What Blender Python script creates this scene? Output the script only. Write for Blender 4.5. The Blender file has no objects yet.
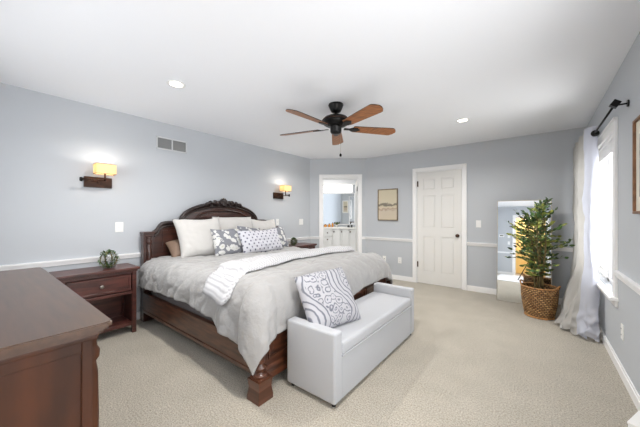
import bpy, bmesh, math, random
from mathutils import Vector, Matrix, noise
random.seed(7)
PI = math.pi
C = bpy.context.scene.collection
sc = bpy.context.scene

# ------------------------------------------------------------------ camera, world, lights, exposure
YAW = math.radians(38.3)
cam_d = bpy.data.cameras.new('camera'); cam = bpy.data.objects.new('camera', cam_d); C.objects.link(cam)
cam.location = (0, 0, 1.255); cam.rotation_euler = (PI/2, 0, YAW)
cam_d.sensor_width = 36; cam_d.lens = 36*275/640; cam_d.shift_y = 1.5/640; cam_d.clip_start = 0.02
sc.camera = cam
sc.view_settings.view_transform = 'Standard'; sc.view_settings.look = 'None'
sc.view_settings.gamma = 1; sc.view_settings.use_curve_mapping = False
sc.view_settings.exposure = 0.14
sc.cycles.max_bounces = 10; sc.cycles.diffuse_bounces = 6; sc.cycles.glossy_bounces = 5
sc.cycles.transparent_max_bounces = 12; sc.cycles.sample_clamp_indirect = 6
sc.cycles.use_denoising = True; sc.cycles.caustics_reflective = False; sc.cycles.caustics_refractive = False

w = bpy.data.worlds.new('world'); sc.world = w; w.use_nodes = True
w.node_tree.nodes['Background'].inputs[0].default_value = (0.93, 0.96, 1, 1)
w.node_tree.nodes['Background'].inputs[1].default_value = 1.7

def area(name, loc, rot, sx, sy, power, color=(1, 1, 1), spread=PI, shape='RECTANGLE'):
    d = bpy.data.lights.new(name, 'AREA'); d.shape = shape; d.size = sx; d.size_y = sy
    d.energy = power; d.color = color; d.spread = spread
    o = bpy.data.objects.new(name, d); C.objects.link(o); o.location = loc; o.rotation_euler = rot
    return o
# far window daylight, then lamps added for brightness, outside the panes (light shines along the lamp's -Z)
area('daylight_far_window', (0.80, 4.05, 1.28), (0, PI/2, 0), 1.4, 1.3, 22, (0.97, 0.98, 1))
area('added_daylight_near', (0.80, 0.9, 1.28), (0, PI/2, 0), 1.4, 1.6, 40, (0.97, 0.98, 1))  # added lamp at an unseen, added window to brighten the room
area('ceiling_fill_near', (0.86, 0.9, 0.75), (0, PI/2+0.75, 0), 0.9, 1.6, 27, (1, 0.98, 0.95))  # added uplight for the ceiling, as ground bounce through the added window
area('ceiling_fill_far', (0.86, 4.05, 0.75), (0, PI/2+0.75, 0), 0.9, 1.3, 26, (1, 0.98, 0.95))  # added uplight brightening the ceiling, as ground bounce at the far window
area('added_daylight_dresser', (-2.4, -0.62, 1.6), (PI/2-0.2, 0, 0), 1.6, 1.0, 20, (0.96, 0.98, 1))  # added lamp lighting the back wall from an unseen, added window
area('added_daylight_entry', (0.80, -1.2, 1.28), (0, PI/2, 0), 1.4, 1.4, 45, (0.97, 0.98, 1))  # added lamp behind the camera, at a window put in for light

# ------------------------------------------------------------------ helpers
def lin(c):
    return tuple(((v/255)/12.92 if v/255 <= 0.04045 else ((v/255+0.055)/1.055)**2.4) for v in c) + (1,)

def mat(name, col, rough=0.6, metal=0, bump=None, var=None, emit=None, sheen=0, coat=0, spec=None):
    """bump=(scale, strength, dist); var=(scale, amount, stretch)"""
    m = bpy.data.materials.new(name); m.use_nodes = True
    nt = m.node_tree; b = nt.nodes['Principled BSDF']; N = nt.nodes.new; Lk = nt.links.new
    b.inputs['Base Color'].default_value = lin(col); b.inputs['Roughness'].default_value = rough
    b.inputs['Metallic'].default_value = metal
    if sheen: b.inputs['Sheen Weight'].default_value = sheen
    if coat: b.inputs['Coat Weight'].default_value = coat; b.inputs['Coat Roughness'].default_value = 0.25
    if spec is not None: b.inputs['Specular IOR Level'].default_value = spec
    tc = N('ShaderNodeTexCoord')
    if var:
        mp = N('ShaderNodeMapping'); mp.inputs['Scale'].default_value = var[2] if len(var) > 2 else (1, 1, 1)
        n = N('ShaderNodeTexNoise'); n.inputs['Scale'].default_value = var[0]; n.inputs['Detail'].default_value = 5
        Lk(tc.outputs['Object'], mp.inputs[0]); Lk(mp.outputs[0], n.inputs[0])
        r = N('ShaderNodeValToRGB'); a = var[1]
        r.color_ramp.elements[0].position = 0.3; r.color_ramp.elements[1].position = 0.7
        r.color_ramp.elements[0].color = lin([max(0, v*(1-a)) for v in col])
        r.color_ramp.elements[1].color = lin([min(255, v*(1+a)) for v in col])
        Lk(n.outputs['Fac'], r.inputs[0]); Lk(r.outputs[0], b.inputs['Base Color'])
    if bump:
        n = N('ShaderNodeTexNoise'); n.inputs['Scale'].default_value = bump[0]; n.inputs['Detail'].default_value = 4
        bp = N('ShaderNodeBump'); bp.inputs['Strength'].default_value = bump[1]; bp.inputs['Distance'].default_value = bump[2]
        Lk(tc.outputs['Object'], n.inputs[0]); Lk(n.outputs['Fac'], bp.inputs['Height']); Lk(bp.outputs[0], b.inputs['Normal'])
    if emit:
        b.inputs['Emission Color'].default_value = lin(emit[0]); b.inputs['Emission Strength'].default_value = emit[1]
    return m

M = {}
M['wall'] = mat('wall_paint', (188, 192, 197), 0.75, bump=(120, 0.08, 0.002))
M['ceiling'] = mat('ceiling_paint', (240, 242, 246), 0.9, bump=(90, 0.15, 0.002))
M['trim'] = mat('white_trim_paint', (238, 238, 238), 0.4)
M['door'] = mat('door_paint', (226, 225, 222), 0.45)
M['wood'] = mat('dark_cherry_wood', (72, 42, 28), 0.32, var=(3.0, 0.38, (1, 1, 9)), coat=0.25)
M['wood_h'] = mat('dark_cherry_wood_horizontal', (76, 48, 34), 0.32, var=(3.0, 0.38, (2, 14, 14)), coat=0.25)
M['night'] = mat('mahogany_wood', (74, 40, 34), 0.33, var=(3.0, 0.32, (12, 1.5, 12)), coat=0.2)
M['dres_top'] = mat('walnut_sheen_top', (72, 51, 37), 0.36, var=(4.0, 0.12, (1, 10, 10)), coat=0.35)  # greyer than the sides: sheen on the top put into the colour
M['dres'] = mat('walnut_side', (60, 32, 15), 0.5, var=(2.2, 0.28, (4, 4, 1)), spec=0.3)
M['hb'] = mat('espresso_cherry', (56, 32, 25), 0.3, var=(3.0, 0.3, (1, 1, 9)), coat=0.3)
M['dark'] = mat('dark_carved_wood', (34, 20, 16), 0.35, var=(8, 0.3), coat=0.2)
M['duvet'] = mat('grey_cotton', (156, 155, 154), 0.85, bump=(14, 0.5, 0.03), sheen=0.2)
M['duvet_band'] = mat('embroidered_hem', (206, 200, 194), 0.85, var=(70, 0.1), bump=(70, 0.6, 0.01))
M['skirt'] = mat('box_spring_fabric', (128, 122, 122), 0.9)
M['matt'] = mat('mattress_ticking', (205, 203, 200), 0.9)
M['pillow'] = mat('white_linen', (192, 190, 187), 0.85, bump=(12, 0.3, 0.015), sheen=0.2)
M['tan'] = mat('tan_satin', (124, 102, 86), 0.6, bump=(12, 0.3, 0.015))
M['bench'] = mat('white_bench_fabric', (170, 172, 176), 0.75, bump=(300, 0.2, 0.002), sheen=0.2)
M['black'] = mat('black_metal', (18, 17, 17), 0.35, metal=0.5)
M['bronze'] = mat('oil_rubbed_bronze', (62, 42, 32), 0.35, metal=0.6, var=(14, 0.3))
M['fanblade'] = mat('cherry_blade', (144, 90, 48), 0.4, var=(4, 0.22, (2, 16, 16)))
M['fanback'] = mat('dark_blade_top', (44, 30, 24), 0.4)
M['nickel'] = mat('satin_nickel', (190, 184, 174), 0.28, metal=1)
M['plate'] = mat('white_plastic', (236, 236, 234), 0.35)
M['slot'] = mat('dark_slot', (60, 60, 60), 0.6)
M['grille'] = mat('grille_grey', (140, 141, 141), 0.5)
M['leaf'] = mat('green_leaf', (62, 86, 46), 0.42, var=(14, 0.42))
M['leaf_light'] = mat('yellow_green_leaf', (138, 146, 74), 0.45, var=(14, 0.3))
M['stem'] = mat('brown_stem', (106, 92, 58), 0.8, var=(20, 0.3))
M['soil'] = mat('dark_moss', (58, 48, 34), 0.95, var=(40, 0.4), bump=(60, 0.8, 0.01))
M['wicker'] = mat('tan_wicker', (160, 116, 70), 0.6, var=(40, 0.35))
M['curtain'] = mat('linen_curtain', (182, 180, 176), 0.9, bump=(200, 0.15, 0.002), sheen=0.2)
M['lining'] = mat('white_curtain_lining', (198, 201, 212), 0.55, bump=(22, 0.35, 0.01))
M['frame_oak'] = mat('weathered_oak_frame', (126, 112, 92), 0.6, var=(20, 0.15))
M['frame_walnut'] = mat('walnut_frame', (124, 88, 62), 0.5, var=(20, 0.15))
M['matboard'] = mat('ivory_mat_board', (222, 216, 202), 0.8)
M['counter'] = mat('white_counter', (240, 238, 232), 0.25)
M['amber'] = mat('amber_glass', (206, 140, 60), 0.2)
M['hall'] = mat('warm_lit_hall', (226, 204, 150), 0.8)  # yellow of the hall's warm light put into the wall colour
M['floor_glare_sheet'] = mat('overlit_floor', (226, 228, 232), 0.95, bump=(60, 0.5, 0.01))  # glare on the entry floor put into a pale colour

def sheer(m, amount):
    """let some light through a fabric"""
    nt = m.node_tree; b = nt.nodes['Principled BSDF']; out = nt.nodes['Material Output']
    t = nt.nodes.new('ShaderNodeBsdfTranslucent'); t.inputs[0].default_value = b.inputs['Base Color'].default_value
    x = nt.nodes.new('ShaderNodeMixShader'); x.inputs[0].default_value = amount
    nt.links.new(b.outputs[0], x.inputs[1]); nt.links.new(t.outputs[0], x.inputs[2]); nt.links.new(x.outputs[0], out.inputs[0])
sheer(M['curtain'], 0.2); sheer(M['lining'], 0.25)

def newmat(name):
    m = bpy.data.materials.new(name); m.use_nodes = True
    return m, m.node_tree, m.node_tree.nodes['Principled BSDF']

def glass_mat():
    m, nt, b = newmat('window_glass')
    t = nt.nodes.new('ShaderNodeBsdfTransparent'); g = nt.nodes.new('ShaderNodeBsdfGlossy'); g.inputs['Roughness'].default_value = 0.02
    x = nt.nodes.new('ShaderNodeMixShader'); x.inputs[0].default_value = 0.06
    nt.links.new(t.outputs[0], x.inputs[1]); nt.links.new(g.outputs[0], x.inputs[2])
    nt.links.new(x.outputs[0], nt.nodes['Material Output'].inputs[0]); return m
M['glass'] = glass_mat()
M['mirror'] = mat('mirror_silver', (238, 242, 244), 0.015, metal=1)

def carpet_mat():
    m, nt, b = newmat('beige_carpet'); N = nt.nodes.new; Lk = nt.links.new
    tc = N('ShaderNodeTexCoord'); b.inputs['Roughness'].default_value = 1; b.inputs['Sheen Weight'].default_value = 0.3
    b.inputs['Specular IOR Level'].default_value = 0.1
    n1 = N('ShaderNodeTexNoise'); n1.inputs['Scale'].default_value = 105; n1.inputs['Detail'].default_value = 6; n1.inputs['Roughness'].default_value = 0.7
    n2 = N('ShaderNodeTexNoise'); n2.inputs['Scale'].default_value = 4; n2.inputs['Detail'].default_value = 4
    for n in (n1, n2): Lk(tc.outputs['Object'], n.inputs[0])
    r1 = N('ShaderNodeValToRGB'); r1.color_ramp.elements[0].position = 0.36; r1.color_ramp.elements[1].position = 0.62
    r1.color_ramp.elements[0].color = lin((138, 130, 116)); r1.color_ramp.elements[1].color = lin((206, 198, 183))
    r2 = N('ShaderNodeValToRGB'); r2.color_ramp.elements[0].position = 0.3; r2.color_ramp.elements[1].position = 0.7
    r2.color_ramp.elements[0].color = (0.88, 0.88, 0.87, 1); r2.color_ramp.elements[1].color = (1, 1, 1, 1)
    x = N('ShaderNodeMixRGB'); x.blend_type = 'MULTIPLY'; x.inputs[0].default_value = 1
    Lk(n1.outputs[0], r1.inputs[0]); Lk(n2.outputs[0], r2.inputs[0]); Lk(r1.outputs[0], x.inputs[1]); Lk(r2.outputs[0], x.inputs[2])
    Lk(x.outputs[0], b.inputs['Base Color'])
    bp = N('ShaderNodeBump'); bp.inputs['Strength'].default_value = 0.9; bp.inputs['Distance'].default_value = 0.012
    Lk(n1.outputs[0], bp.inputs['Height']); Lk(bp.outputs[0], b.inputs['Normal']); return m
M['carpet'] = carpet_mat()

def rib_mat():
    m, nt, b = newmat('ribbed_white_throw'); N = nt.nodes.new; Lk = nt.links.new
    uv = N('ShaderNodeUVMap'); b.inputs['Roughness'].default_value = 0.9
    wv = N('ShaderNodeTexWave'); wv.bands_direction = 'Y'; wv.inputs['Scale'].default_value = 4.6; wv.inputs['Distortion'].default_value = 0.05
    Lk(uv.outputs[0], wv.inputs[0])
    r = N('ShaderNodeValToRGB'); r.color_ramp.elements[0].color = lin((170, 170, 173)); r.color_ramp.elements[1].color = lin((198, 198, 200))
    r.color_ramp.elements[1].position = 0.6
    Lk(wv.outputs['Fac'], r.inputs[0]); Lk(r.outputs[0], b.inputs['Base Color'])
    bp = N('ShaderNodeBump'); bp.inputs['Strength'].default_value = 0.15; bp.inputs['Distance'].default_value = 0.01
    Lk(wv.outputs['Fac'], bp.inputs['Height']); Lk(bp.outputs[0], b.inputs['Normal']); return m
M['throw'] = rib_mat()

def floral_mat():
    m, nt, b = newmat('grey_floral_print'); N = nt.nodes.new; Lk = nt.links.new
    tc = N('ShaderNodeTexCoord'); b.inputs['Roughness'].default_value = 0.9
    n = N('ShaderNodeTexNoise'); n.inputs['Scale'].default_value = 14
    mx = N('ShaderNodeMixRGB'); mx.inputs[0].default_value = 0.07
    Lk(tc.outputs['Object'], n.inputs[0]); Lk(tc.outputs['Object'], mx.inputs[1]); Lk(n.outputs['Color'], mx.inputs[2])
    v = N('ShaderNodeTexVoronoi'); v.inputs['Scale'].default_value = 15; Lk(mx.outputs[0], v.inputs[0])
    r = N('ShaderNodeValToRGB'); r.color_ramp.interpolation = 'CONSTANT'
    r.color_ramp.elements[0].color = lin((186, 186, 164)); r.color_ramp.elements[1].position = 0.12; r.color_ramp.elements[1].color = lin((204, 204, 202))
    e = r.color_ramp.elements.new(0.46); e.color = lin((122, 124, 131))
    Lk(v.outputs['Distance'], r.inputs[0]); Lk(r.outputs[0], b.inputs['Base Color']); return m
M['floral'] = floral_mat()

def dot_mat():
    m, nt, b = newmat('dotted_print'); N = nt.nodes.new; Lk = nt.links.new
    tc = N('ShaderNodeTexCoord'); b.inputs['Roughness'].default_value = 0.9
    outs = []
    for off in (0, 0.5):
        mp = N('ShaderNodeMapping'); mp.inputs['Scale'].default_value = (14, 0.0001, 12); mp.inputs['Location'].default_value = (off+10, 0.5, off+10)
        fr = N('ShaderNodeVectorMath'); fr.operation = 'FRACTION'
        sb = N('ShaderNodeVectorMath'); sb.operation = 'SUBTRACT'; sb.inputs[1].default_value = (0.5, 0.5, 0.5)
        le = N('ShaderNodeVectorMath'); le.operation = 'LENGTH'
        lt = N('ShaderNodeMath'); lt.operation = 'LESS_THAN'; lt.inputs[1].default_value = 0.145
        Lk(tc.outputs['Object'], mp.inputs[0]); Lk(mp.outputs[0], fr.inputs[0]); Lk(fr.outputs[0], sb.inputs[0]); Lk(sb.outputs[0], le.inputs[0]); Lk(le.outputs['Value'], lt.inputs[0])
        outs.append(lt)
    ad = N('ShaderNodeMath'); ad.operation = 'MAXIMUM'; Lk(outs[0].outputs[0], ad.inputs[0]); Lk(outs[1].outputs[0], ad.inputs[1])
    x = N('ShaderNodeMixRGB'); x.inputs[1].default_value = lin((196, 196, 203)); x.inputs[2].default_value = lin((98, 98, 116))
    Lk(ad.outputs[0], x.inputs[0]); Lk(x.outputs[0], b.inputs['Base Color']); return m
M['dots'] = dot_mat()

def damask_mat():
    m, nt, b = newmat('grey_scroll_embroidery'); N = nt.nodes.new; Lk = nt.links.new
    tc = N('ShaderNodeTexCoord'); b.inputs['Roughness'].default_value = 0.9
    def M2(op, a, b_=None, c=None):
        n = N('ShaderNodeMath'); n.operation = op
        for i, v in enumerate((a, b_, c)):
            if v is None: continue
            if hasattr(v, 'links'): Lk(v, n.inputs[i])
            else: n.inputs[i].default_value = v
        return n.outputs[0]
    sp = N('ShaderNodeSeparateXYZ'); Lk(tc.outputs['Object'], sp.inputs[0]); X, Z = sp.outputs['X'], sp.outputs['Z']
    nz = N('ShaderNodeTexNoise'); nz.inputs['Scale'].default_value = 11; Lk(tc.outputs['Object'], nz.inputs[0])
    wob = M2('MULTIPLY', nz.outputs['Fac'], 5.0)
    ph = M2('ADD', M2('MULTIPLY', X, 17.0), M2('MULTIPLY', M2('SINE', M2('MULTIPLY', Z, 13.0)), 1.1))
    mask = M2('GREATER_THAN', M2('COSINE', M2('ADD', ph, 0.9)), -0.15)
    la = M2('SINE', M2('ADD', M2('MULTIPLY', ph, 8.0), wob))
    mx = N('ShaderNodeMixRGB'); mx.inputs[0].default_value = 0.05; Lk(tc.outputs['Object'], mx.inputs[1]); Lk(nz.outputs['Color'], mx.inputs[2])
    vo = N('ShaderNodeTexVoronoi'); vo.inputs['Scale'].default_value = 19; Lk(mx.outputs[0], vo.inputs[0])
    lb_ = M2('SINE', M2('ADD', M2('MULTIPLY', vo.outputs['Distance'], 17.0), wob))
    sel = M2('ADD', M2('MULTIPLY', mask, lb_), M2('MULTIPLY', M2('SUBTRACT', 1.0, mask), la))
    r = N('ShaderNodeValToRGB'); r.color_ramp.elements[0].position = 0.05; r.color_ramp.elements[1].position = 0.32
    r.color_ramp.elements[0].color = lin((104, 106, 116)); r.color_ramp.elements[1].color = lin((170, 170, 175))
    fac = M2('MULTIPLY_ADD', sel, 0.5, 0.5); Lk(fac, r.inputs[0]); Lk(r.outputs[0], b.inputs['Base Color'])
    bp = N('ShaderNodeBump'); bp.inputs['Strength'].default_value = 0.4; bp.inputs['Distance'].default_value = 0.004; bp.invert = True
    Lk(fac, bp.inputs['Height']); Lk(bp.outputs[0], b.inputs['Normal']); return m
M['damask'] = damask_mat()

def art_mat():
    """plain generic landscape: pale sky, a thin dark treeline, pinkish shore"""
    m, nt, b = newmat('landscape_print'); N = nt.nodes.new; Lk = nt.links.new
    tc = N('ShaderNodeTexCoord'); sp = N('ShaderNodeSeparateXYZ'); Lk(tc.outputs['Object'], sp.inputs[0])
    n = N('ShaderNodeTexNoise'); n.inputs['Scale'].default_value = 14; n.inputs['Detail'].default_value = 5; Lk(tc.outputs['Object'], n.inputs[0])
    ma = N('ShaderNodeMath'); ma.operation = 'MULTIPLY_ADD'; ma.inputs[1].default_value = 0.14; Lk(n.outputs['Fac'], ma.inputs[0]); Lk(sp.outputs['Z'], ma.inputs[2])
    mr = N('ShaderNodeMapRange'); mr.inputs[1].default_value = -0.25; mr.inputs[2].default_value = 0.39; Lk(ma.outputs[0], mr.inputs[0])
    r = N('ShaderNodeValToRGB'); r.color_ramp.interpolation = 'LINEAR'
    E = r.color_ramp.elements; E[0].color = lin((200, 188, 166)); E[1].color = lin((196, 186, 162))
    for p, c in ((0.30, (196, 184, 166)), (0.37, (168, 148, 132)), (0.40, (204, 190, 166)), (0.455, (190, 180, 156)), (0.475, (112, 106, 96)), (0.53, (134, 126, 112)), (0.56, (200, 190, 166))):
        e = E.new(p); e.color = lin(c)
    Lk(mr.outputs[0], r.inputs[0]); Lk(r.outputs[0], b.inputs['Base Color']); b.inputs['Roughness'].default_value = 0.6; return m
M['art'] = art_mat()

# ---- mesh building
def B(): return bmesh.new()
def rbox(bm, lo, hi, bev=0.0, seg=2, mi=0):
    g = bmesh.ops.create_cube(bm, size=1)
    vs = g['verts']
    for v in vs:
        v.co = Vector([(lo[i]+hi[i])/2 + v.co[i]*(hi[i]-lo[i]) for i in range(3)])
    fs = {f for v in vs for f in v.link_faces}
    for f in fs: f.material_index = mi
    if bev > 0:
        es = {e for v in vs for e in v.link_edges}
        bmesh.ops.bevel(bm, geom=list(es), offset=bev, segments=seg, affect='EDGES', profile=0.6, clamp_overlap=True)
    return bm
def tube(bm, pts, rad, n=10, cap=True):
    pts = [Vector(p) for p in pts]
    rads = rad if isinstance(rad, (list, tuple)) else [rad]*len(pts)
    rings = []; up = None
    for i, p in enumerate(pts):
        d = (pts[min(i+1, len(pts)-1)] - pts[max(i-1, 0)]).normalized()
        if up is None:
            up = Vector((0, 0, 1)) if abs(d.z) < 0.9 else Vector((1, 0, 0))
        a = d.cross(up).normalized(); b_ = a.cross(d).normalized(); up = b_
        rings.append([bm.verts.new(p + a*math.cos(2*PI*k/n)*rads[i] + b_*math.sin(2*PI*k/n)*rads[i]) for k in range(n)])
    for i in range(len(rings)-1):
        for k in range(n):
            bm.faces.new((rings[i][k], rings[i][(k+1) % n], rings[i+1][(k+1) % n], rings[i+1][k])).smooth = True
    if cap: bm.faces.new(rings[0][::-1]); bm.faces.new(rings[-1])
    return bm
def lathe(bm, prof, c=(0, 0, 0), n=24, axis='Z'):
    rings = []
    for r, z in prof:
        ring = []
        for k in range(n):
            a = 2*PI*k/n; x, y = r*math.cos(a), r*math.sin(a)
            p = (x, y, z) if axis == 'Z' else ((z, x, y) if axis == 'X' else (x, z, y))
            ring.append(bm.verts.new(Vector(c)+Vector(p)))
        rings.append(ring)
    for i in range(len(rings)-1):
        for k in range(n):
            f = bm.faces.new((rings[i][k], rings[i][(k+1) % n], rings[i+1][(k+1) % n], rings[i+1][k])); f.smooth = True
    if prof[0][0] > 1e-4: bm.faces.new(rings[0][::-1])
    if prof[-1][0] > 1e-4: bm.faces.new(rings[-1])
    return bm
def prism(bm, pts, axis, lo, hi):
    """polygon pts (2-D) extruded along an axis; x: (y,z)  y: (x,z)  z: (x,y)"""
    def P(a, b_, t): return {'x': (t, a, b_), 'y': (a, t, b_), 'z': (a, b_, t)}[axis]
    A = [bm.verts.new(P(a, b_, lo)) for a, b_ in pts]; D = [bm.verts.new(P(a, b_, hi)) for a, b_ in pts]
    bm.faces.new(A[::-1]); bm.faces.new(D)
    for i in range(len(pts)):
        j = (i+1) % len(pts); bm.faces.new((A[i], A[j], D[j], D[i]))
    return bm
def blob(bm, c, s, seg=12, rot=None):
    g = bmesh.ops.create_uvsphere(bm, u_segments=seg, v_segments=max(6, seg*2//3), radius=1)
    for v in g['verts']:
        p = Vector((v.co.x*s[0], v.co.y*s[1], v.co.z*s[2]))
        if rot: p = rot @ p
        v.co = p + Vector(c)
        for f in v.link_faces: f.smooth = True
    return bm
def gridmesh(bm, nu, nv, fn, smooth=True, uvfn=None):
    V = [[bm.verts.new(fn(i/(nu-1), j/(nv-1))) for j in range(nv)] for i in range(nu)]
    uvl = bm.loops.layers.uv.verify() if uvfn else None
    for i in range(nu-1):
        for j in range(nv-1):
            f = bm.faces.new((V[i][j], V[i+1][j], V[i+1][j+1], V[i][j+1])); f.smooth = smooth
            if uvfn:
                for l, (a, b_) in zip(f.loops, ((i, j), (i+1, j), (i+1, j+1), (i, j+1))):
                    l[uvl].uv = uvfn(a/(nu-1), b_/(nv-1))
    return V
def tag(o, label=None, cat=None, group=None, kind=None):
    if label: o['label'] = label
    if cat: o['category'] = cat
    if group: o['group'] = group
    if kind: o['kind'] = kind
    return o
def obj(name, bm, m, parent=None, smooth=None, recalc=True):
    if recalc: bmesh.ops.recalc_face_normals(bm, faces=bm.faces[:])
    me = bpy.data.meshes.new(name); bm.to_mesh(me); bm.free()
    for x in (m if isinstance(m, (list, tuple)) else [m]): me.materials.append(x)
    o = bpy.data.objects.new(name, me); C.objects.link(o)
    if parent: o.parent = parent
    if smooth:
        for p in me.polygons: p.use_smooth = True
    return o
def thing(name, label, cat, loc=(0, 0, 0), rz=0, group=None):
    o = bpy.data.objects.new(name, None); C.objects.link(o); o.location = loc; o.rotation_euler = (0, 0, rz)
    o.empty_display_size = 0.1
    return tag(o, label, cat, group)
def struct(name, bm, m, parent=None):
    o = obj(name, bm, m, parent)
    if not parent: o['kind'] = 'structure'
    return o
def sempty(name, loc=(0, 0, 0), rz=0):
    o = bpy.data.objects.new(name, None); C.objects.link(o); o.location = loc; o.rotation_euler = (0, 0, rz); o['kind'] = 'structure'; return o
def box(name, lo, hi, m, parent=None, bev=0.0, seg=2): return obj(name, rbox(B(), lo, hi, bev, seg), m, parent)
def dup(root, loc, rotz, label, mirror=False):
    r = root.copy(); C.objects.link(r); r.location = loc; r.rotation_euler = (0, 0, rotz); r['label'] = label
    for ch in list(root.children):
        c = ch.copy(); C.objects.link(c); c.parent = r
        for g in ch.children:
            d = g.copy(); C.objects.link(d); d.parent = c
    return r

# ------------------------------------------------------------------ room shell
XL, XR, YB, H = -3.77, 0.52, 5.12, 2.44
DG0, DG1 = (-3.77, 4.42), (-2.83, 5.12)          # diagonal corner wall
YR = -2.3                                        # rear wall of the entry
bm = B(); rbox(bm, (XL-0.1, YR-1.8, -0.1), (XR+0.1, YB+0.1, 0))
struct('floor', bm, M['carpet'])
bm = B(); rbox(bm, (XL-0.15, YR-1.8, H), (XR+0.15, YB+0.15, H+0.1))
struct('ceiling', bm, M['ceiling'])
bm = B(); rbox(bm, (XL-0.12, -0.42, 0), (XL, 4.42, H)); struct('wall_left', bm, M['wall'])
# back wall
bm = B(); rbox(bm, (-2.83, YB, 0), (-1.76, YB+0.12, H)); rbox(bm, (-0.985, YB, 0), (XR+0.12, YB+0.12, H)); rbox(bm, (-1.76, YB, 2.05), (-0.985, YB+0.12, H))
struct('wall_back', bm, M['wall'])
# right wall with one real window opening and two added for light
WIN = [(3.365, 4.71), (0.1, 1.7), (-1.9, -0.5)]  # second and third are unseen, added to let in daylight
WZ0, WZ1 = 0.58, 1.97
bm = B()
ys = [YR] + [y for wdw in sorted(WIN) for y in wdw] + [YB]
for i in range(0, len(ys), 2): rbox(bm, (XR, ys[i], 0), (XR+0.14, ys[i+1], H))
for a, b_ in WIN:
    rbox(bm, (XR, a, 0), (XR+0.14, b_, WZ0)); rbox(bm, (XR, a, WZ1), (XR+0.14, b_, H))
struct('wall_right', bm, M['wall'])
# jog wall behind the dresser, side wall of the entry, rear wall with doorway
bm = B(); rbox(bm, (XL, -0.42, 0), (-3.2, -0.30, H)); rbox(bm, (-1.6, -0.42, 0), (-1.24, -0.30, H)); rbox(bm, (-3.2, -0.42, 0), (-1.6, -0.30, 1.1)); rbox(bm, (-3.2, -0.42, 2.1), (-1.6, -0.30, H))
rbox(bm, (-1.36, YR, 0), (-1.24, -0.42, H)); struct('wall_entry', bm, M['wall'])
wf = sempty('window_4', (-2.4, -0.3, 1.1))  # added unseen window, put in to light the back wall
def wbox(bm, lo, hi): return rbox(bm, (lo[0]+2.4, lo[1]+0.3, lo[2]-1.1), (hi[0]+2.4, hi[1]+0.3, hi[2]-1.1), 0.004)
bm = B()
for lo, hi in (((-3.285, -0.3, 1.02), (-3.2, -0.28, 2.185)), ((-1.6, -0.3, 1.02), (-1.515, -0.28, 2.185)), ((-3.2, -0.3, 2.1), (-1.6, -0.28, 2.185)), ((-3.2, -0.3, 1.02), (-1.6, -0.28, 1.1))): wbox(bm, lo, hi)
obj('casing', bm, M['trim'], wf)
bm = B()
for lo, hi in (((-3.2, -0.4, 1.1), (-3.15, -0.36, 2.1)), ((-1.65, -0.4, 1.1), (-1.6, -0.36, 2.1)), ((-2.425, -0.4, 1.1), (-2.375, -0.36, 2.1)), ((-3.15, -0.4, 1.1), (-1.65, -0.36, 1.15)), ((-3.15, -0.4, 2.05), (-1.65, -0.36, 2.1))): wbox(bm, lo, hi)
sh_ = obj('sash', bm, M['trim'], wf)
for a, b_ in ((-3.15, -2.425), (-2.375, -1.65)): obj('pane', wbox(B(), (a, -0.385, 1.15), (b_, -0.38, 2.05)), M['glass'], sh_)
bm = B(); rbox(bm, (-1.36, YR-0.12, 0), (-0.60, YR, H)); rbox(bm, (0.22, YR-0.12, 0), (XR+0.14, YR, H)); rbox(bm, (-0.60, YR-0.12, 2.04), (0.22, YR, H))
struct('wall_rear', bm, M['wall'])
bm = B(); rbox(bm, (-1.2, YR-1.6, 0), (0.7, YR-1.5, H)); rbox(bm, (-1.2, YR-1.5, 0), (-1.1, YR-0.12, H)); rbox(bm, (0.6, YR-1.5, 0), (0.7, YR-0.12, H))
struct('wall_hall', bm, M['hall'])
pl = bpy.data.lights.new('hall_lamp', 'POINT'); pl.energy = 55; pl.color = (1, 0.85, 0.64); pl.shadow_soft_size = 0.15
o = bpy.data.objects.new('hall_lamp', pl); C.objects.link(o); o.location = (-0.2, YR-0.8, 2.1)

# diagonal wall and bathroom, local frame: x along wall, y away from the room
ANG = math.atan2(DG1[1]-DG0[1], DG1[0]-DG0[0]); DL = math.hypot(DG1[0]-DG0[0], DG1[1]-DG0[1])
def dstruct(name, bm, m, parent=None):
    bm.transform(Matrix.Translation((DG0[0], DG0[1], 0)) @ Matrix.Rotation(ANG, 4, 'Z'))
    return struct(name, bm, m, parent)
OX0, OX1 = 0.272, 1.028
bm = B(); rbox(bm, (0, 0, 0), (OX0, 0.12, H)); rbox(bm, (OX1, 0, 0), (DL, 0.12, H)); rbox(bm, (OX0, 0, 2.035), (OX1, 0.12, H))
dstruct('wall_diagonal', bm, M['wall'])
VA = ANG-math.radians(10)
def vloc(x, y, z=0):
    v = Matrix.Rotation(ANG, 4, 'Z') @ Vector((0.7, 2.95, 0)) + Matrix.Rotation(VA, 4, 'Z') @ Vector((x-0.7, y-2.95, 0)); return (v.x+DG0[0], v.y+DG0[1], z)
def dloc(x, y, z=0):
    v = Matrix.Rotation(ANG, 4, 'Z') @ Vector((x, y, z)); return (v.x+DG0[0], v.y+DG0[1], z)
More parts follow.
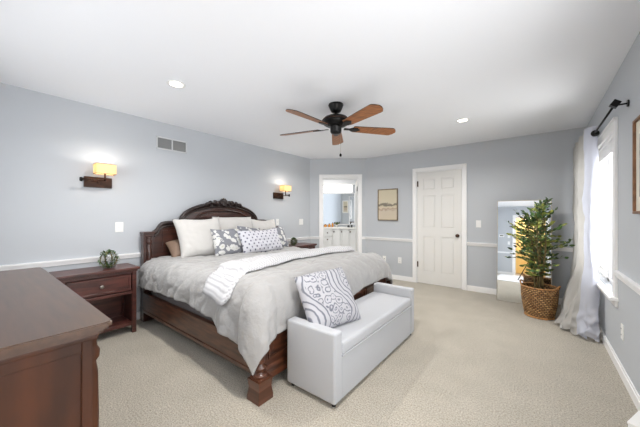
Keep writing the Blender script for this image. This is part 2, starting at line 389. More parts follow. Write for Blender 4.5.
# bathroom shell
bm = B(); rbox(bm, (-1.1, 0.0, 0), (-1.0, 3.35, H)); rbox(bm, (1.8, 0.12, 0), (1.9, 3.0, H))
tb = B(); rbox(tb, (-1.2, 2.95, 0), (2.0, 3.05, H)); tb.transform(Matrix.Rotation(-ANG, 4, 'Z') @ Matrix.Translation((vloc(0, 0)[0]-DG0[0], vloc(0, 0)[1]-DG0[1], 0)) @ Matrix.Rotation(VA, 4, 'Z'))
me_ = bpy.data.meshes.new('t'); tb.to_mesh(me_); tb.free(); bm.from_mesh(me_); bpy.data.meshes.remove(me_)
dstruct('wall_bathroom', bm, M['wall'])
bm = B(); rbox(bm, (-1.0, 2.60, 2.20), (1.8, 2.95, H)); dstruct('trim_9', bm, M['trim'])
bm = B(); rbox(bm, (-1.1, 0.12, -0.08), (1.9, 3.35, -0.001)); dstruct('floor_bathroom', bm, M['counter'])
bm = B(); rbox(bm, (-1.1, 0.22, H), (1.9, 3.35, H+0.1)); dstruct('ceiling_bathroom', bm, M['ceiling'])
area('bathroom_light', dloc(0.3, 1.6, 2.40), (0, 0, ANG), 1.2, 1.2, 26, (1, 0.97, 0.93))

# casings
def casing(bm, a0, a1, ztop, wd=0.085, t=0.02, axis='x', at=0, sgn=-1):
    """door casing around opening a0..a1, standing on the floor, proud of the wall plane"""
    def bx(p0, p1, z0, z1, tt):
        lo, hi = (at, at+sgn*tt) if sgn > 0 else (at+sgn*tt, at)
        if axis == 'x': rbox(bm, (p0, lo, z0), (p1, hi, z1), 0.004)
        else: rbox(bm, (lo, p0, z0), (hi, p1, z1), 0.004)
    bx(a0-wd, a0, 0, ztop+wd, t); bx(a1, a1+wd, 0, ztop+wd, t); bx(a0, a1, ztop, ztop+wd, t)
    bx(a0-wd-0.008, a0-wd+0.014, 0, ztop+wd+0.008, t+0.008); bx(a1+wd-0.014, a1+wd+0.008, 0, ztop+wd+0.008, t+0.008)
    bx(a0-wd, a1+wd, ztop+wd-0.014, ztop+wd+0.008, t+0.008)
    return bm
bm = casing(B(), -1.76, -0.985, 2.05, 0.058, at=YB)
rbox(bm, (-1.76, YB, 0), (-1.745, YB+0.12, 2.05)); rbox(bm, (-1.0, YB, 0), (-0.985, YB+0.12, 2.05)); rbox(bm, (-1.76, YB, 2.038), (-0.985, YB+0.12, 2.05))
struct('trim_1', bm, M['trim'])
bm = casing(B(), OX0, OX1, 2.035, 0.062)
rbox(bm, (OX0, 0, 0), (OX0+0.015, 0.12, 2.035)); rbox(bm, (OX1-0.015, 0, 0), (OX1, 0.12, 2.035)); rbox(bm, (OX0, 0, 2.02), (OX1, 0.12, 2.035))
dstruct('trim_2', bm, M['trim'])
bm = casing(B(), -0.60, 0.22, 2.04, at=YR, sgn=1); struct('trim_3', bm, M['trim'])

# chair rails and baseboards
def rail_run(bm, p, q, n):   # box strips along p->q, n = inward normal
    for z0, z1, t in ((0.748, 0.762, 0.012), (0.762, 0.786, 0.018), (0.786, 0.802, 0.030)): strip(bm, p, q, n, z0, z1, t)
def base_run(bm, p, q, n):
    for z0, z1, t in ((0, 0.072, 0.014), (0.072, 0.088, 0.009)): strip(bm, p, q, n, z0, z1, t)
def strip(bm, p, q, n, z0, z1, t):
    P = [(p[0], p[1]), (q[0], q[1]), (q[0]+n[0]*t, q[1]+n[1]*t), (p[0]+n[0]*t, p[1]+n[1]*t)]
    prism(bm, P, 'z', z0, z1)
L_, R_, K_ = (1, 0), (-1, 0), (0, -1)
bm = B(); base_run(bm, (XL, -0.3), (XL, 4.42), L_); struct('baseboard_left', bm, M['trim'])
bm = B(); rail_run(bm, (XL, -0.3), (XL, 4.42), L_); struct('trim_4', bm, M['trim'])
bm = B(); base_run(bm, (-2.83, YB), (-1.826, YB), K_); base_run(bm, (-0.919, YB), (XR, YB), K_); struct('baseboard_back', bm, M['trim'])
bm = B(); rail_run(bm, (-2.83, YB), (-1.826, YB), K_); rail_run(bm, (-0.919, YB), (XR, YB), K_); struct('trim_5', bm, M['trim'])
bm = B(); base_run(bm, (XR, YR), (XR, YB), R_); struct('baseboard_right', bm, M['trim'])
bm = B()
for a, b_ in ((YR, -2.0), (-0.4, 0.0), (1.8, 3.265), (4.81, YB)): rail_run(bm, (XR, a), (XR, b_), R_)
struct('trim_6', bm, M['trim'])
bm = B(); rail_run(bm, (0, 0), (OX0-0.070, 0), K_); rail_run(bm, (OX1+0.070, 0), (DL, 0), K_); dstruct('trim_7', bm, M['trim'])
bm = B(); base_run(bm, (0, 0), (OX0-0.070, 0), K_); base_run(bm, (OX1+0.070, 0), (DL, 0), K_); dstruct('baseboard_diagonal', bm, M['trim'])
bm = B(); rail_run(bm, (-1.24, YR), (-0.693, YR), (0, 1)); rail_run(bm, (0.313, YR), (XR, YR), (0, 1)); struct('trim_8', bm, M['trim'])
bm = B(); base_run(bm, (-1.24, YR), (-0.693, YR), (0, 1)); base_run(bm, (0.313, YR), (XR, YR), (0, 1)); base_run(bm, (-1.24, YR), (-1.24, -0.3), L_); struct('baseboard_rear', bm, M['trim'])

# windows
def window(i, a, b_):
    r = sempty('window_%d' % i, (XR, (a+b_)/2, WZ0))
    def W(name, bm, m, par=r):
        bm.transform(Matrix.Translation((-XR, -(a+b_)/2, -WZ0))); return obj(name, bm, m, par)
    bm = B()
    wd = 0.085
    for lo, hi in (((XR-0.02, a-wd, WZ0-0.01), (XR, a, WZ1+wd)), ((XR-0.02, b_, WZ0-0.01), (XR, b_+wd, WZ1+wd)), ((XR-0.02, a, WZ1), (XR, b_, WZ1+wd)),
                   ((XR-0.028, a-wd-0.006, WZ1+wd-0.012), (XR, b_+wd+0.006, WZ1+wd+0.008)), ((XR-0.016, a-wd, WZ0-0.085), (XR, b_+wd, WZ0-0.03))):
        rbox(bm, lo, hi, 0.004)
    W('casing', bm, M['trim'])
    W('window_sill', rbox(B(), (XR-0.055, a-wd-0.02, WZ0-0.032), (XR+0.06, b_+wd+0.02, WZ0-0.006), 0.006), M['trim'])
    bm = B(); x0, x1 = XR+0.0, XR+0.14
    for lo, hi in (((x0, a, WZ0), (x1, a+0.03, WZ1)), ((x0, b_-0.03, WZ0), (x1, b_, WZ1)), ((x0, a, WZ1-0.03), (x1, b_, WZ1)), ((x0+0.05, a, WZ0-0.005), (x1, b_, WZ0+0.03)),
                   ((XR+0.05, (a+b_)/2-0.04, WZ0), (x1, (a+b_)/2+0.04, WZ1))): rbox(bm, lo, hi)
    W('window_frame', bm, M['trim'])
    c = (a+b_)/2; zm = (WZ0+WZ1)/2
    for p, q in ((a+0.03, c-0.04), (c+0.04, b_-0.03)):
        for z0, z1, dx in ((WZ0+0.03, zm+0.02, 0.075), (zm-0.02, WZ1-0.03, 0.105)):
            bm = B(); X = XR+dx
            rbox(bm, (X, p, z0), (X+0.028, p+0.045, z1)); rbox(bm, (X, q-0.045, z0), (X+0.028, q, z1))
            rbox(bm, (X, p+0.045, z0), (X+0.028, q-0.045, z0+0.045)); rbox(bm, (X, p+0.045, z1-0.045), (X+0.028, q-0.045, z1))
            s = W('sash', bm, M['trim'])
            g = W('pane', rbox(B(), (X+0.012, p+0.04, z0+0.04), (X+0.016, q-0.04, z1-0.04)), M['glass'], s)
    bm = B()
    for k in range(7): rbox(bm, (XR+0.012, a+0.034, WZ1-0.045-k*0.016), (XR+0.062, b_-0.034, WZ1-0.032-k*0.016), 0.003, 1)
    W('raised_blind', bm, M['trim'])
for i, (a, b_) in enumerate(WIN): window(i+1, a, b_)

# ---- doors
def panel_door(name, w_, h_, t=0.035):
    """six panel door, hinge edge at local x=0, front face at y=-t"""
    r = sempty(name)
    bm = B(); st = 0.105; lay = 0.012
    rbox(bm, (0, -t+lay, 0), (w_, 0, h_))
    c0, c1 = w_/2-0.05, w_/2+0.05
    for lo, hi in (((0, 0), (st, h_)), ((w_-st, 0), (w_, h_)), ((c0, 0.21), (c1, 0.86)), ((c0, 1.01), (c1, 1.60)), ((c0, 1.70), (c1, h_-0.12)), ((st, 0), (w_-st, 0.21)), ((st, 0.86), (w_-st, 1.01)), ((st, 1.60), (w_-st, 1.70)), ((st, h_-0.12), (w_-st, h_))):
        rbox(bm, (lo[0], -t, lo[1]), (hi[0], -t+lay+0.001, hi[1]))
    for xa, xb in ((st, c0), (c1, w_-st)):
        for za, zb in ((0.21, 0.86), (1.01, 1.60), (1.70, h_-0.12)):
            rbox(bm, (xa+0.022, -t+0.001, za+0.022), (xb-0.022, -t+lay+0.002, zb-0.022), 0.008, 2)
    obj('door_slab', bm, M['door'], r)
    bm = B(); lathe(bm, [(0.0, -t-0.055), (0.02, -t-0.052), (0.028, -t-0.038), (0.024, -t-0.022), (0.011, -t-0.016), (0.010, -t-0.006), (0.03, -t-0.004), (0.03, -t)], (w_-0.060, 0, 0.895), 16, 'Y')
    obj('door_knob', bm, M['bronze'], r)
    for z in (0.34, 1.82):
        bm = B(); rbox(bm, (-0.012, -t-0.004, z-0.05), (0.016, -t+0.006, z+0.05), 0.002, 1); tube(bm, [(0, -t-0.006, z-0.052), (0, -t-0.006, z+0.052)], 0.007, 8)
        obj('hinge', bm, M['bronze'], r)
    return r
d1 = panel_door('door_1', 0.738, 2.025); d1.location = (-1.742, YB+0.04, 0.008)
d2 = panel_door('door_2', 0.67, 2.005); p = dloc(OX1-0.02, 0.10); d2.location = (p[0], p[1], 0.008); d2.rotation_euler = (0, 0, ANG+math.radians(87.5))
for z in (0.26, 1.80): obj('hinge', rbox(B(), (-0.075, -0.002, z-0.05), (-0.01, 0.010, z+0.05), 0.002, 1), M['black'], d2)
# ceiling recessed lights
def downlight(x, y, label, pw=17):
    r = thing('recessed_light', label, 'ceiling light', (x, y, H), 0, 'recessed ceiling lights')
    bm = B(); lathe(bm, [(0.052, 0.0), (0.074, 0.0), (0.078, -0.004), (0.072, -0.008), (0.056, -0.006), (0.052, 0.0)], (0, 0, 0), 28); obj('trim_ring', bm, M['plate'], r)
    bm = B(); lathe(bm, [(0.0, -0.004), (0.054, -0.004), (0.054, -0.001), (0, -0.001)], (0, 0, 0), 28); obj('lens', bm, mat('light_lens', (255, 250, 240), 0.5, emit=((255, 248, 236), 7)), r)
    l = area('downlight_lamp', (0, 0, -0.012), (0, 0, 0), 0.10, 0.10, pw, (1, 0.97, 0.93), math.radians(150), 'DISK'); l.parent = r
downlight(-2.56, 1.145, 'round recessed ceiling light above the left nightstand side, nearest the left wall vent')
downlight(-0.73, 3.80, 'round recessed ceiling light in front of the closed white door')
downlight(-2.60, 3.75, 'round recessed ceiling light behind the fan, before the bathroom doorway')
downlight(-0.73, 1.145, 'round recessed ceiling light seen lit in the leaning mirror')

# ------------------------------------------------------------------ dresser (foreground left)
r = thing('dresser', 'large dark wooden dresser in the left foreground with a smooth wide top', 'dresser', (-2.115, -0.02, 0))
DX0, DX1, DY0, DY1, DZ = -0.855, 0.872, -0.27, 0.350, 0.86
bm = B(); 
def oct_top(x0, x1, y0, y1, c):
    pts = [(x0, y0), (x1, y0), (x1, y1-c*1.3)]
    for k in range(1, 6):
        a = k/6*PI/2; pts.append((x1-c*1.0+c*1.0*math.cos(a)**0.8, y1-c+c*math.sin(a)**0.8))
    pts += [(x1-c*1.3, y1), (x0+c*1.3, y1)]
    for k in range(1, 6):
        a = (1-k/6)*PI/2; pts.append((x0+c*1.0-c*1.0*math.cos(a)**0.8, y1-c+c*math.sin(a)**0.8))
    pts.append((x0, y1-c*1.3)); return pts
for ins, z0, z1 in ((0.0, DZ-0.016, DZ-0.004), (0.006, DZ-0.004, DZ), (0.008, DZ-0.028, DZ-0.016), (0.022, DZ-0.042, DZ-0.028)):
    prism(bm, oct_top(DX0+ins, DX1-ins, DY0, DY1-ins, 0.028), 'z', z0, z1)
obj('top', bm, M['dres_top'], r)
bm = B(); rbox(bm, (DX0+0.05, DY0+0.01, 0.08), (DX1-0.05, DY1-0.055, DZ-0.042))
for x in (DX0+0.05, DX1-0.05):
    s = 1 if x > 0 else -1
    for lo, hi in (((DY0+0.01, 0.08), (DY0+0.09, DZ-0.042)), ((DY1-0.085, 0.08), (DY1-0.055, DZ-0.042)), ((DY0+0.09, DZ-0.10), (DY1-0.085, DZ-0.042)), ((DY0+0.09, 0.08), (DY1-0.085, 0.18))):
        xa, xb = sorted((x, x+s*0.010)); rbox(bm, (xa, lo[0], lo[1]), (xb, hi[0], hi[1]), 0.002, 1)
    xa, xb = sorted((x-s*0.01, x+s*0.022)); rbox(bm, (xa, DY0+0.01, DZ-0.062), (xb, DY1-0.04, DZ-0.042), 0.006)
rbox(bm, (DX0+0.03, DY0+0.01, 0.0), (DX1-0.03, DY1-0.04, 0.09), 0.01)
obj('case', bm, M['dres'], r)
for s in (-1, 1):
    bm = B(); cx_, cy_ = s*(DX1-0.088), DY1-0.058
    lathe(bm, [(0.03, 0.1), (0.035, 0.14), (0.024, 0.17), (0.03, 0.3), (0.033, 0.5), (0.03, 0.66), (0.024, 0.70), (0.034, 0.715), (0.036, 0.74), (0.028, 0.755), (0.026, 0.775), (0.034, 0.80), (0.036, 0.817)], (cx_, cy_, 0), 16)
    obj('carved_corner_column', bm, M['dres'], r)
for i in range(3):
    for j in range(3):
        x0 = DX0+0.11+i*0.495; z0 = 0.11+j*0.235
        d = box('drawer', (x0, DY1-0.058, z0), (x0+0.48, DY1-0.038, z0+0.22), M['dres'], r, 0.006)
        bm = B(); lathe(bm, [(0.008, 0), (0.008, 0.012), (0.017, 0.018), (0.015, 0.028), (0, 0.030)], (x0+0.24, DY1-0.038, z0+0.11), 12, 'Y'); obj('knob', bm, M['nickel'], d)

# ------------------------------------------------------------------ nightstands
def nightstand(y0, label):
    W_, D_ = 0.66, 0.385
    r = thing('nightstand', label, 'nightstand', (XL+0.03, y0, 0), 0, 'matching nightstands beside the bed')
    bm = B(); rbox(bm, (0, 0, 0.672), (D_, W_, 0.70), 0.006); rbox(bm, (0.0, 0.018, 0.655), (D_-0.018, W_-0.018, 0.672), 0.004); obj('top', bm, M['night'], r)
    bm = B(); f = D_-0.03
    for y in (0.025, W_-0.065):
        rbox(bm, (f-0.04, y, 0), (f, y+0.04, 0.655), 0.003, 1); rbox(bm, (0.01, y, 0), (0.05, y+0.04, 0.655), 0.003, 1)
        yy = y+0.012; rbox(bm, (0.05, yy, 0.09), (f-0.04, yy+0.016, 0.655))
    rbox(bm, (0.01, 0.06, 0.07), (0.02, W_-0.06, 0.655))                      # back panel
    rbox(bm, (0.02, 0.065, 0.425), (f-0.004, W_-0.065, 0.445)); rbox(bm, (f-0.03, 0.065, 0.635), (f-0.002, W_-0.065, 0.655)); rbox(bm, (f-0.03, 0.065, 0.42), (f+0.006, W_-0.065, 0.45), 0.004)
    obj('case', bm, M['night'], r)
    box('shelf', (0.02, 0.062, 0.08), (f-0.005, W_-0.062, 0.115), M['night'], r, 0.003)
    bm = B(); rbox(bm, (f-0.025, 0.075, 0.458), (f-0.006, W_-0.075, 0.628))
    for lo, hi in (((0.075, 0.458), (W_-0.075, 0.482)), ((0.075, 0.604), (W_-0.075, 0.628)), ((0.075, 0.482), (0.10, 0.604)), ((W_-0.10, 0.482), (W_-0.075, 0.604))):
        rbox(bm, (f-0.007, lo[0], lo[1]), (f+0.002, hi[0], hi[1]), 0.002, 1)
    d = obj('drawer', bm, M['night'], r)
    bm = B(); lathe(bm, [(0.007, -0.006), (0.007, 0.012), (0.017, 0.018), (0.015, 0.028), (0, 0.031)], (f, W_/2, 0.543), 16, 'X'); k = obj('knob', bm, M['nickel'], d)
    return r
ns = nightstand(0.465, 'dark mahogany nightstand left of the bed, with one drawer over an open shelf')
dup(ns, (XL+0.03, 3.50, 0), 0, 'dark wooden nightstand on the far side of the bed, mostly hidden by it')

# greenery orbs
def wicker_mat():
    m, nt, b = newmat('tan_woven_wicker'); N = nt.nodes.new; Lk = nt.links.new
    uv = N('ShaderNodeUVMap'); br = N('ShaderNodeTexBrick'); b.inputs['Roughness'].default_value = 0.6
    br.inputs['Scale'].default_value = 1; br.inputs['Brick Width'].default_value = 1.0; br.inputs['Row Height'].default_value = 0.55
    br.inputs['Mortar Size'].default_value = 0.13; br.inputs['Mortar Smooth'].default_value = 0.4
    br.inputs['Color1'].default_value = lin((198, 158, 104)); br.inputs['Color2'].default_value = lin((150, 108, 64)); br.inputs['Mortar'].default_value = lin((74, 50, 30))
    Lk(uv.outputs[0], br.inputs[0]); Lk(br.outputs[0], b.inputs['Base Color']); return m
M['weave'] = wicker_mat()
def leaf(bm, p, d, up, L, Wd, mi=0, curl=0.15):
    d = d.normalized(); s = d.cross(up)
    if s.length < 1e-3: s = d.cross(Vector((1, 0.3, 0)))
    s.normalize(); n = s.cross(d)
    mid = [p, p+d*L*0.33+n*curl*L*0.18, p+d*L*0.7+n*curl*L*0.1, p+d*L-n*curl*L*0.3]
    ws = [0.06, 0.5, 0.42, 0.02]
    A = [bm.verts.new(m_+s*Wd*w_+n*Wd*0.18*w_) for m_, w_ in zip(mid, ws)]; Mi = [bm.verts.new(m_) for m_ in mid]; D = [bm.verts.new(m_-s*Wd*w_+n*Wd*0.18*w_) for m_, w_ in zip(mid, ws)]
    for i in range(3):
        for q in ((A[i], Mi[i], Mi[i+1], A[i+1]), (Mi[i], D[i], D[i+1], Mi[i+1])):
            f = bm.faces.new(q); f.material_index = mi; f.smooth = True
def orb(loc, R, label):
    r = thing('greenery_orb', label, 'plant decoration', loc, 0, 'small greenery balls on the nightstands')
    hb, lb = B(), B()
    for k in range(4):
        a = k*PI/4+0.2; pts = []
        for i in range(25):
            t = 2*PI*i/24; pts.append(Vector((R*0.85*math.cos(t)*math.cos(a), R*0.85*math.cos(t)*math.sin(a), R+R*0.88*math.sin(t))))
        tube(hb, pts, 0.0035, 5, False)
        for p in pts:
            for _ in range(4):
                dd = Vector((random.uniform(-1, 1), random.uniform(-1, 1), random.uniform(-1, 1)))
                q = p+dd*0.01; q.z = max(q.z, 0.012)
                dd.z = max(dd.z, -0.2); leaf(lb, q, dd, Vector((0, 0, 1)), 0.026, 0.015, random.randint(0, 1))
    obj('hoops', hb, M['stem'], r); obj('leaves', lb, [M['leaf'], M['leaf']], r, recalc=False)
orb((-3.53, 0.89, 0.703), 0.088, 'round ball of green leaves standing on the left nightstand')
orb((-3.50, 3.66, 0.703), 0.062, 'small green leafy ball on the far nightstand, just past the pillows')

# ------------------------------------------------------------------ bed
BC = 2.31
bed = thing('bed', 'dark cherry wooden bed with an arched carved headboard and panelled footboard', 'bed', (-2.6, BC, 0))
def bobj(name, bm, m, parent=None):
    bm.transform(Matrix.Translation((2.6, -BC, 0))); return obj(name, bm, m, parent or bed)
# headboard outline (y relative to centre, z)
def hb_outline(ins=0.0):
    half = [(0.955-ins, 1.045-ins), (0.925, 1.052-ins), (0.90, 1.075-ins), (0.875, 1.12-ins), (0.845, 1.15-ins), (0.80, 1.160-ins), (0.70, 1.162-ins)]
    n = 14; Ra = (0.63, 0.262)
    arch = [((Ra[0]-ins*0.5)*math.cos(t), 1.165-ins+Ra[1]*math.sin(t)) for t in [PI/2*k/n for k in range(n+1)]]
    right = half+arch
    return [(y+BC, z) for y, z in right] + [(BC-y, z) for y, z in reversed(right[:-1])]
HX = -3.66
bm = B(); pts = hb_outline(0.02); prism(bm, [(BC+0.95, 0.25)]+pts+[(BC-0.95, 0.25)], 'x', HX-0.03, HX+0.0)
hb = bobj('headboard', bm, M['hb'])
bm = B(); pth = hb_outline(0.01)
for (rr, dx, dz) in ((0.022, 0.0, 0.0), (0.014, 0.012, -0.036), (0.012, -0.02, 0.016)):
    tube(bm, [(HX+dx, y, z+dz) for y, z in pth], rr, 8)
bobj('cap_moulding', bm, M['dark'], None)
bm = B()   # inner arch band and recessed panel field
arc = [(BC+0.50*math.cos(t), 1.10+0.225*math.sin(t)) for t in [PI*k/20 for k in range(21)]]
tube(bm, [(HX+0.012, y, z) for y, z in arc], 0.013, 8)
prism(bm, [(BC+0.84, 0.80)]+[(BC+0.84, 1.06), (BC+0.60, 1.07)]+[(BC+0.47*math.cos(t), 1.09+0.20*math.sin(t)) for t in [PI*k/16 for k in range(17)]]+[(BC-0.60, 1.07), (BC-0.84, 1.06), (BC-0.84, 0.80)], 'x', HX, HX+0.012)
bobj('headboard_panel', bm, M['hb'])
bm = B()   # carved crest: centre shell, leaf scrolls either side
rnd = random.Random(3)
blob(bm, (HX+0.02, BC, 1.435), (0.032, 0.055, 0.042)); blob(bm, (HX+0.03, BC, 1.40), (0.03, 0.035, 0.03))
for s in (-1, 1):
    for k in range(9):
        t = k/8; y = 0.04+0.24*t; z = 1.165+0.002+0.265*math.sqrt(max(0, 1-(y/0.66)**2))+0.012-0.005*t
        rt = Matrix.Rotation(s*(-0.7+1.2*(k % 2)-0.25*t), 3, 'X')
        blob(bm, (HX+0.02+0.008*(k % 3), BC+s*y, z+0.008*math.cos(k*2.1)), (0.026, 0.044-0.016*t, 0.024-0.007*t), 10, rt)
        blob(bm, (HX+0.035, BC+s*(y+0.012), z-0.022), (0.014, 0.014, 0.012), 8)
    for j, rr in enumerate((0.022, 0.017)):   # scroll spirals
        cy_, cz_ = BC+s*(0.10+0.10*j), 1.405-0.025*j
        tube(bm, [(HX+0.035, cy_+s*rr*(1-t*0.75)*math.cos(t*9), cz_+rr*(1-t*0.75)*math.sin(t*9)) for t in [k/20 for k in range(21)]], 0.007, 6)
for k in range(5):
    a = PI/2+(k-2)*0.45; blob(bm, (HX+0.02, BC+0.045*math.cos(a), 1.44+0.04*math.sin(a)), (0.016, 0.012, 0.026), 8, Matrix.Rotation(a-PI/2, 3, 'X'))
bobj('carved_crest', bm, M['dark'])
for s in (-1, 1):
    bm = B(); y = BC+s*1.005
    rbox(bm, (HX-0.05, y-0.055, 0), (HX+0.03, y+0.055, 1.0)); rbox(bm, (HX-0.055, y-0.068, 1.03), (HX+0.05, y+0.068, 1.055), 0.006)
    rbox(bm, (HX-0.055, y-0.06, 1.0), (HX+0.04, y+0.06, 1.03), 0.006); rbox(bm, (HX-0.055, y-0.06, 0), (HX+0.04, y+0.06, 0.16), 0.006)
    lathe(bm, [(0.022, 0.5), (0.026, 0.6), (0.028, 0.8), (0.022, 0.90), (0.018, 0.91), (0.03, 0.925), (0.03, 0.945), (0.018, 0.955), (0.026, 0.985), (0.03, 1.0)], (HX+0.04, y, 0), 14)
    bobj('headboard_post', bm, M['hb'])
for s in (-1, 1):
    y = BC-1.045 if s < 0 else BC+0.975
    bm = B(); rbox(bm, (HX+0.03, y-0.02, 0.115), (-1.55, y+0.02, 0.34), 0.004); rbox(bm, (HX+0.03, y-0.026, 0.115), (-1.55, y+0.026, 0.15), 0.006)
    bobj('side_rail', bm, M['wood_h'])
FX = -1.535
bm = B(); rbox(bm, (FX-0.025, BC-1.05, 0.10), (FX+0.015, BC+0.97, 0.47))
rbox(bm, (FX-0.03, BC-1.05, 0.075), (FX+0.028, BC+0.97, 0.13), 0.008)
prism(bm, [(FX+0.01, 0.13), (FX+0.03, 0.13), (FX+0.026, 0.15), (FX+0.014, 0.175), (FX+0.01, 0.175)], 'y', BC-1.05, BC+0.97)
rbox(bm, (FX-0.03, BC-1.02, 0.46), (FX+0.022, BC+0.95, 0.495), 0.008)
bobj('footboard', bm, M['wood'])
for k in range(4):
    y0 = BC-0.99+k*0.48; y1 = y0+0.46
    bm = B()
    for lo, hi in (((y0, 0.215), (y1, 0.235)), ((y0, 0.415), (y1, 0.435)), ((y0, 0.235), (y0+0.02, 0.415)), ((y1-0.02, 0.235), (y1, 0.415))): rbox(bm, (FX+0.012, lo[0], lo[1]), (FX+0.026, hi[0], hi[1]), 0.005)
    rbox(bm, (FX+0.012, y0+0.05, 0.262), (FX+0.020, y1-0.05, 0.388), 0.005)
    bobj('footboard_panel', bm, M['wood'])
for s in (-1, 1):
    bm = B(); y = (1.225 if s < 0 else 3.30); x = -1.49; hw = 0.062
    for z0, z1, e0, e1 in ((0, 0.03, 0, 0.0), (0.03, 0.085, 0.0, -0.008), (0.085, 0.145, -0.008, -0.002)):
        lathe4 = [(hw+e0, z0), (hw+e1, z1)]
        va = [bm.verts.new((x+a*lathe4[0][0], y+b_*lathe4[0][0], z0)) for a, b_ in ((-1, -1), (1, -1), (1, 1), (-1, 1))]
        vb = [bm.verts.new((x+a*lathe4[1][0], y+b_*lathe4[1][0], z1)) for a, b_ in ((-1, -1), (1, -1), (1, 1), (-1, 1))]
        bm.faces.new(va[::-1]); bm.faces.new(vb)
        for i in range(4): bm.faces.new((va[i], va[(i+1) % 4], vb[(i+1) % 4], vb[i]))
    rbox(bm, (x-0.05, y-0.05, 0.143), (x+0.05, y+0.05, 0.158), 0.005)
    lathe(bm, [(0.048, 0.158), (0.052, 0.168), (0.044, 0.178), (0.026, 0.185), (0.030, 0.196), (0.046, 0.21), (0.044, 0.222), (0.028, 0.235), (0.034, 0.26), (0.040, 0.32), (0.034, 0.38), (0.026, 0.41), (0.0, 0.415)], (x, y, 0), 20)
    bobj('footboard_post', bm, M['wood'])
bm = B(); rbox(bm, (-3.62, BC-0.99, 0.30), (-1.57, BC+0.90, 0.46), 0.03, 3); bobj('box_spring', bm, M['skirt'])
bm = B(); rbox(bm, (-3.62, BC-0.96, 0.46), (-1.60, BC+0.82, 0.70), 0.08, 4); bobj('mattress', bm, M['matt'])

# duvet: a sheet draped over a rounded box
CX0, CX1, CY0, CY1, TOP, RD = -3.60, -1.65, 1.36, 3.13, 0.742, 0.185
def sm(a, b_, t): t = min(1, max(0, (t-a)/(b_-a))); return t*t*(3-2*t)
def drape(x, y, off=0.0, wr=1.0):
    ex = max(0, x-CX1); ey = (y-CY1) if y > CY1 else (y-CY0 if y < CY0 else 0)
    e = math.hypot(ex, ey)
    nx = min(x, CX1); ny = min(max(y, CY0), CY1)
    puff = 0.012*sm(0, 0.5, y-CY0+0.2)*sm(0, 0.5, CY1-y+0.2)+0.028*sm(-2.6, -1.9, x)
    wrk = wr*(0.016*noise.noise((x*3.1, y*2.3, 1.7))+0.010*noise.noise((x*7, y*6.5, 4))+0.030*(min(0.55, abs(noise.noise((x*3.4+y*1.9, y*2.2-x*1.3, 9)))**0.6)-0.35)+0.022*(min(0.5, abs(noise.noise((x*8-y*3.5, y*4.5+x*2.5, 15)))**0.6)-0.3))
    if e < 1e-6: return Vector((nx, ny, TOP+puff+wrk+off))
    dx, dy = ex/e, ey/e
    R = RD+off
    arc = RD*PI/2
    if e < arc: a = e/RD; o_, dr = R*math.sin(a), R*(1-math.cos(a))
    else: o_, dr = R+0.03*(e-arc), R+(e-arc)
    s = x*1.0 if dx < 0.01 else (y if abs(dy) < 0.01 else math.atan2(dy, dx)*0.35+x)
    fold = wr*sm(0.10, 0.45, e)*(0.012*math.sin(s*13+1.3*math.sin(s*3.1))+0.008*math.sin(s*27+2)+0.02*noise.noise((s*4, e*2, 3)))
    if dx > 0.01 and abs(dy) > 0.01:
        th = math.atan2(abs(dy), dx); fold = wr*sm(0.15, 0.5, e)*(0.035*math.sin(th*2)-0.012*math.cos(th*6))
    if dx > 0.9: fold = min(fold, 0.008)*0.6
    cr = 2*abs(dx*dy); o_ = o_*(1+0.24*cr)
    o_ += fold+wr*0.032*(min(0.6, abs(noise.noise((x*6-y*4, y*5+x*4, 21)))**0.6)-0.4)*sm(0.05, 0.3, e)*(1 if dx < 0.05 else 0.3)
    p = Vector((nx+dx*o_, ny+dy*o_, TOP+puff*(1-sm(0, 0.3, e))+wrk*(1-sm(0, .4, e)*.3)-dr+ off*0))
    return p
E_S, E_F = 0.42, 0.46
def duv(u, v):
    # cloth extents with a longer corner
    x = -3.61+(CX1+E_F+3.61)*u; y = (CY0-E_S)+(CY1-CY0+2*E_S)*v
    k = sm(CX1-0.15, CX1+E_F, x)*sm(CY0+0.0, CY0-E_S, y) if True else 0
    y -= 0.09*sm(CX1-0.55, CX1-0.05, x)*sm(CY0, CY0-E_S, y)-0.03*k; x -= 0.04*k; y += 0.03*sm(-2.6, -3.5, x)*sm(CY0, CY0-E_S, y); x -= 0.10*sm(CX1, CX1+E_F, x)*sm(1.9, 2.8, y)
    if y < CY0: y += 0.035*math.sin(x*2.1+0.6)*sm(CY0, CY0-E_S, y)
    return x, y
bm = B(); gridmesh(bm, 200, 210, lambda u, v: drape(*duv(u, v)))
duvet = obj('duvet', bm, M['duvet'])
tag(duvet, 'pale grey duvet spread over the bed, hanging in folds over its sides', 'duvet')
md = duvet.modifiers.new('thick', 'SOLIDIFY'); md.thickness = 0.018; md.offset = -1
# throw blanket, folded layers
def lerp_pts(pts, t):
    for (a, va), (b_, vb) in zip(pts, pts[1:]):
        if t <= b_: return va+(vb-va)*((t-a)/(b_-a))
    return pts[-1][1]
def smoothed(pts, t): return (lerp_pts(pts, max(pts[0][0], t-0.12))+lerp_pts(pts, t)+lerp_pts(pts, min(pts[-1][0], t+0.12)))/3
HE = [(1.08, -2.13), (1.4, -2.25), (1.72, -2.36), (2.2, -2.38), (2.6, -2.33), (3.6, -2.04)]
FE = [(1.08, -1.76), (1.53, -1.86), (2.1, -1.97), (2.6, -2.0), (3.6, -1.82)]
bm = B()
def thr(layer):
    def f(u, v):
        y = (1.175-0.012*layer)+(3.50-1.16)*u; sk = 0.05*layer
        y -= 0.07*(v-0.5)*0.6*(1-u)**6
        a, b_ = smoothed(HE, y), smoothed(FE, y); x = a+(b_-a)*(v*(1-0.05*layer)+0.02*layer)
        edge = min(v, 1-v)*2
        p = drape(x, y, 0.020+0.016*layer*min(1, edge*6)+0.003*math.sin(y*9+x*5), 0.8)
        return p
    return f
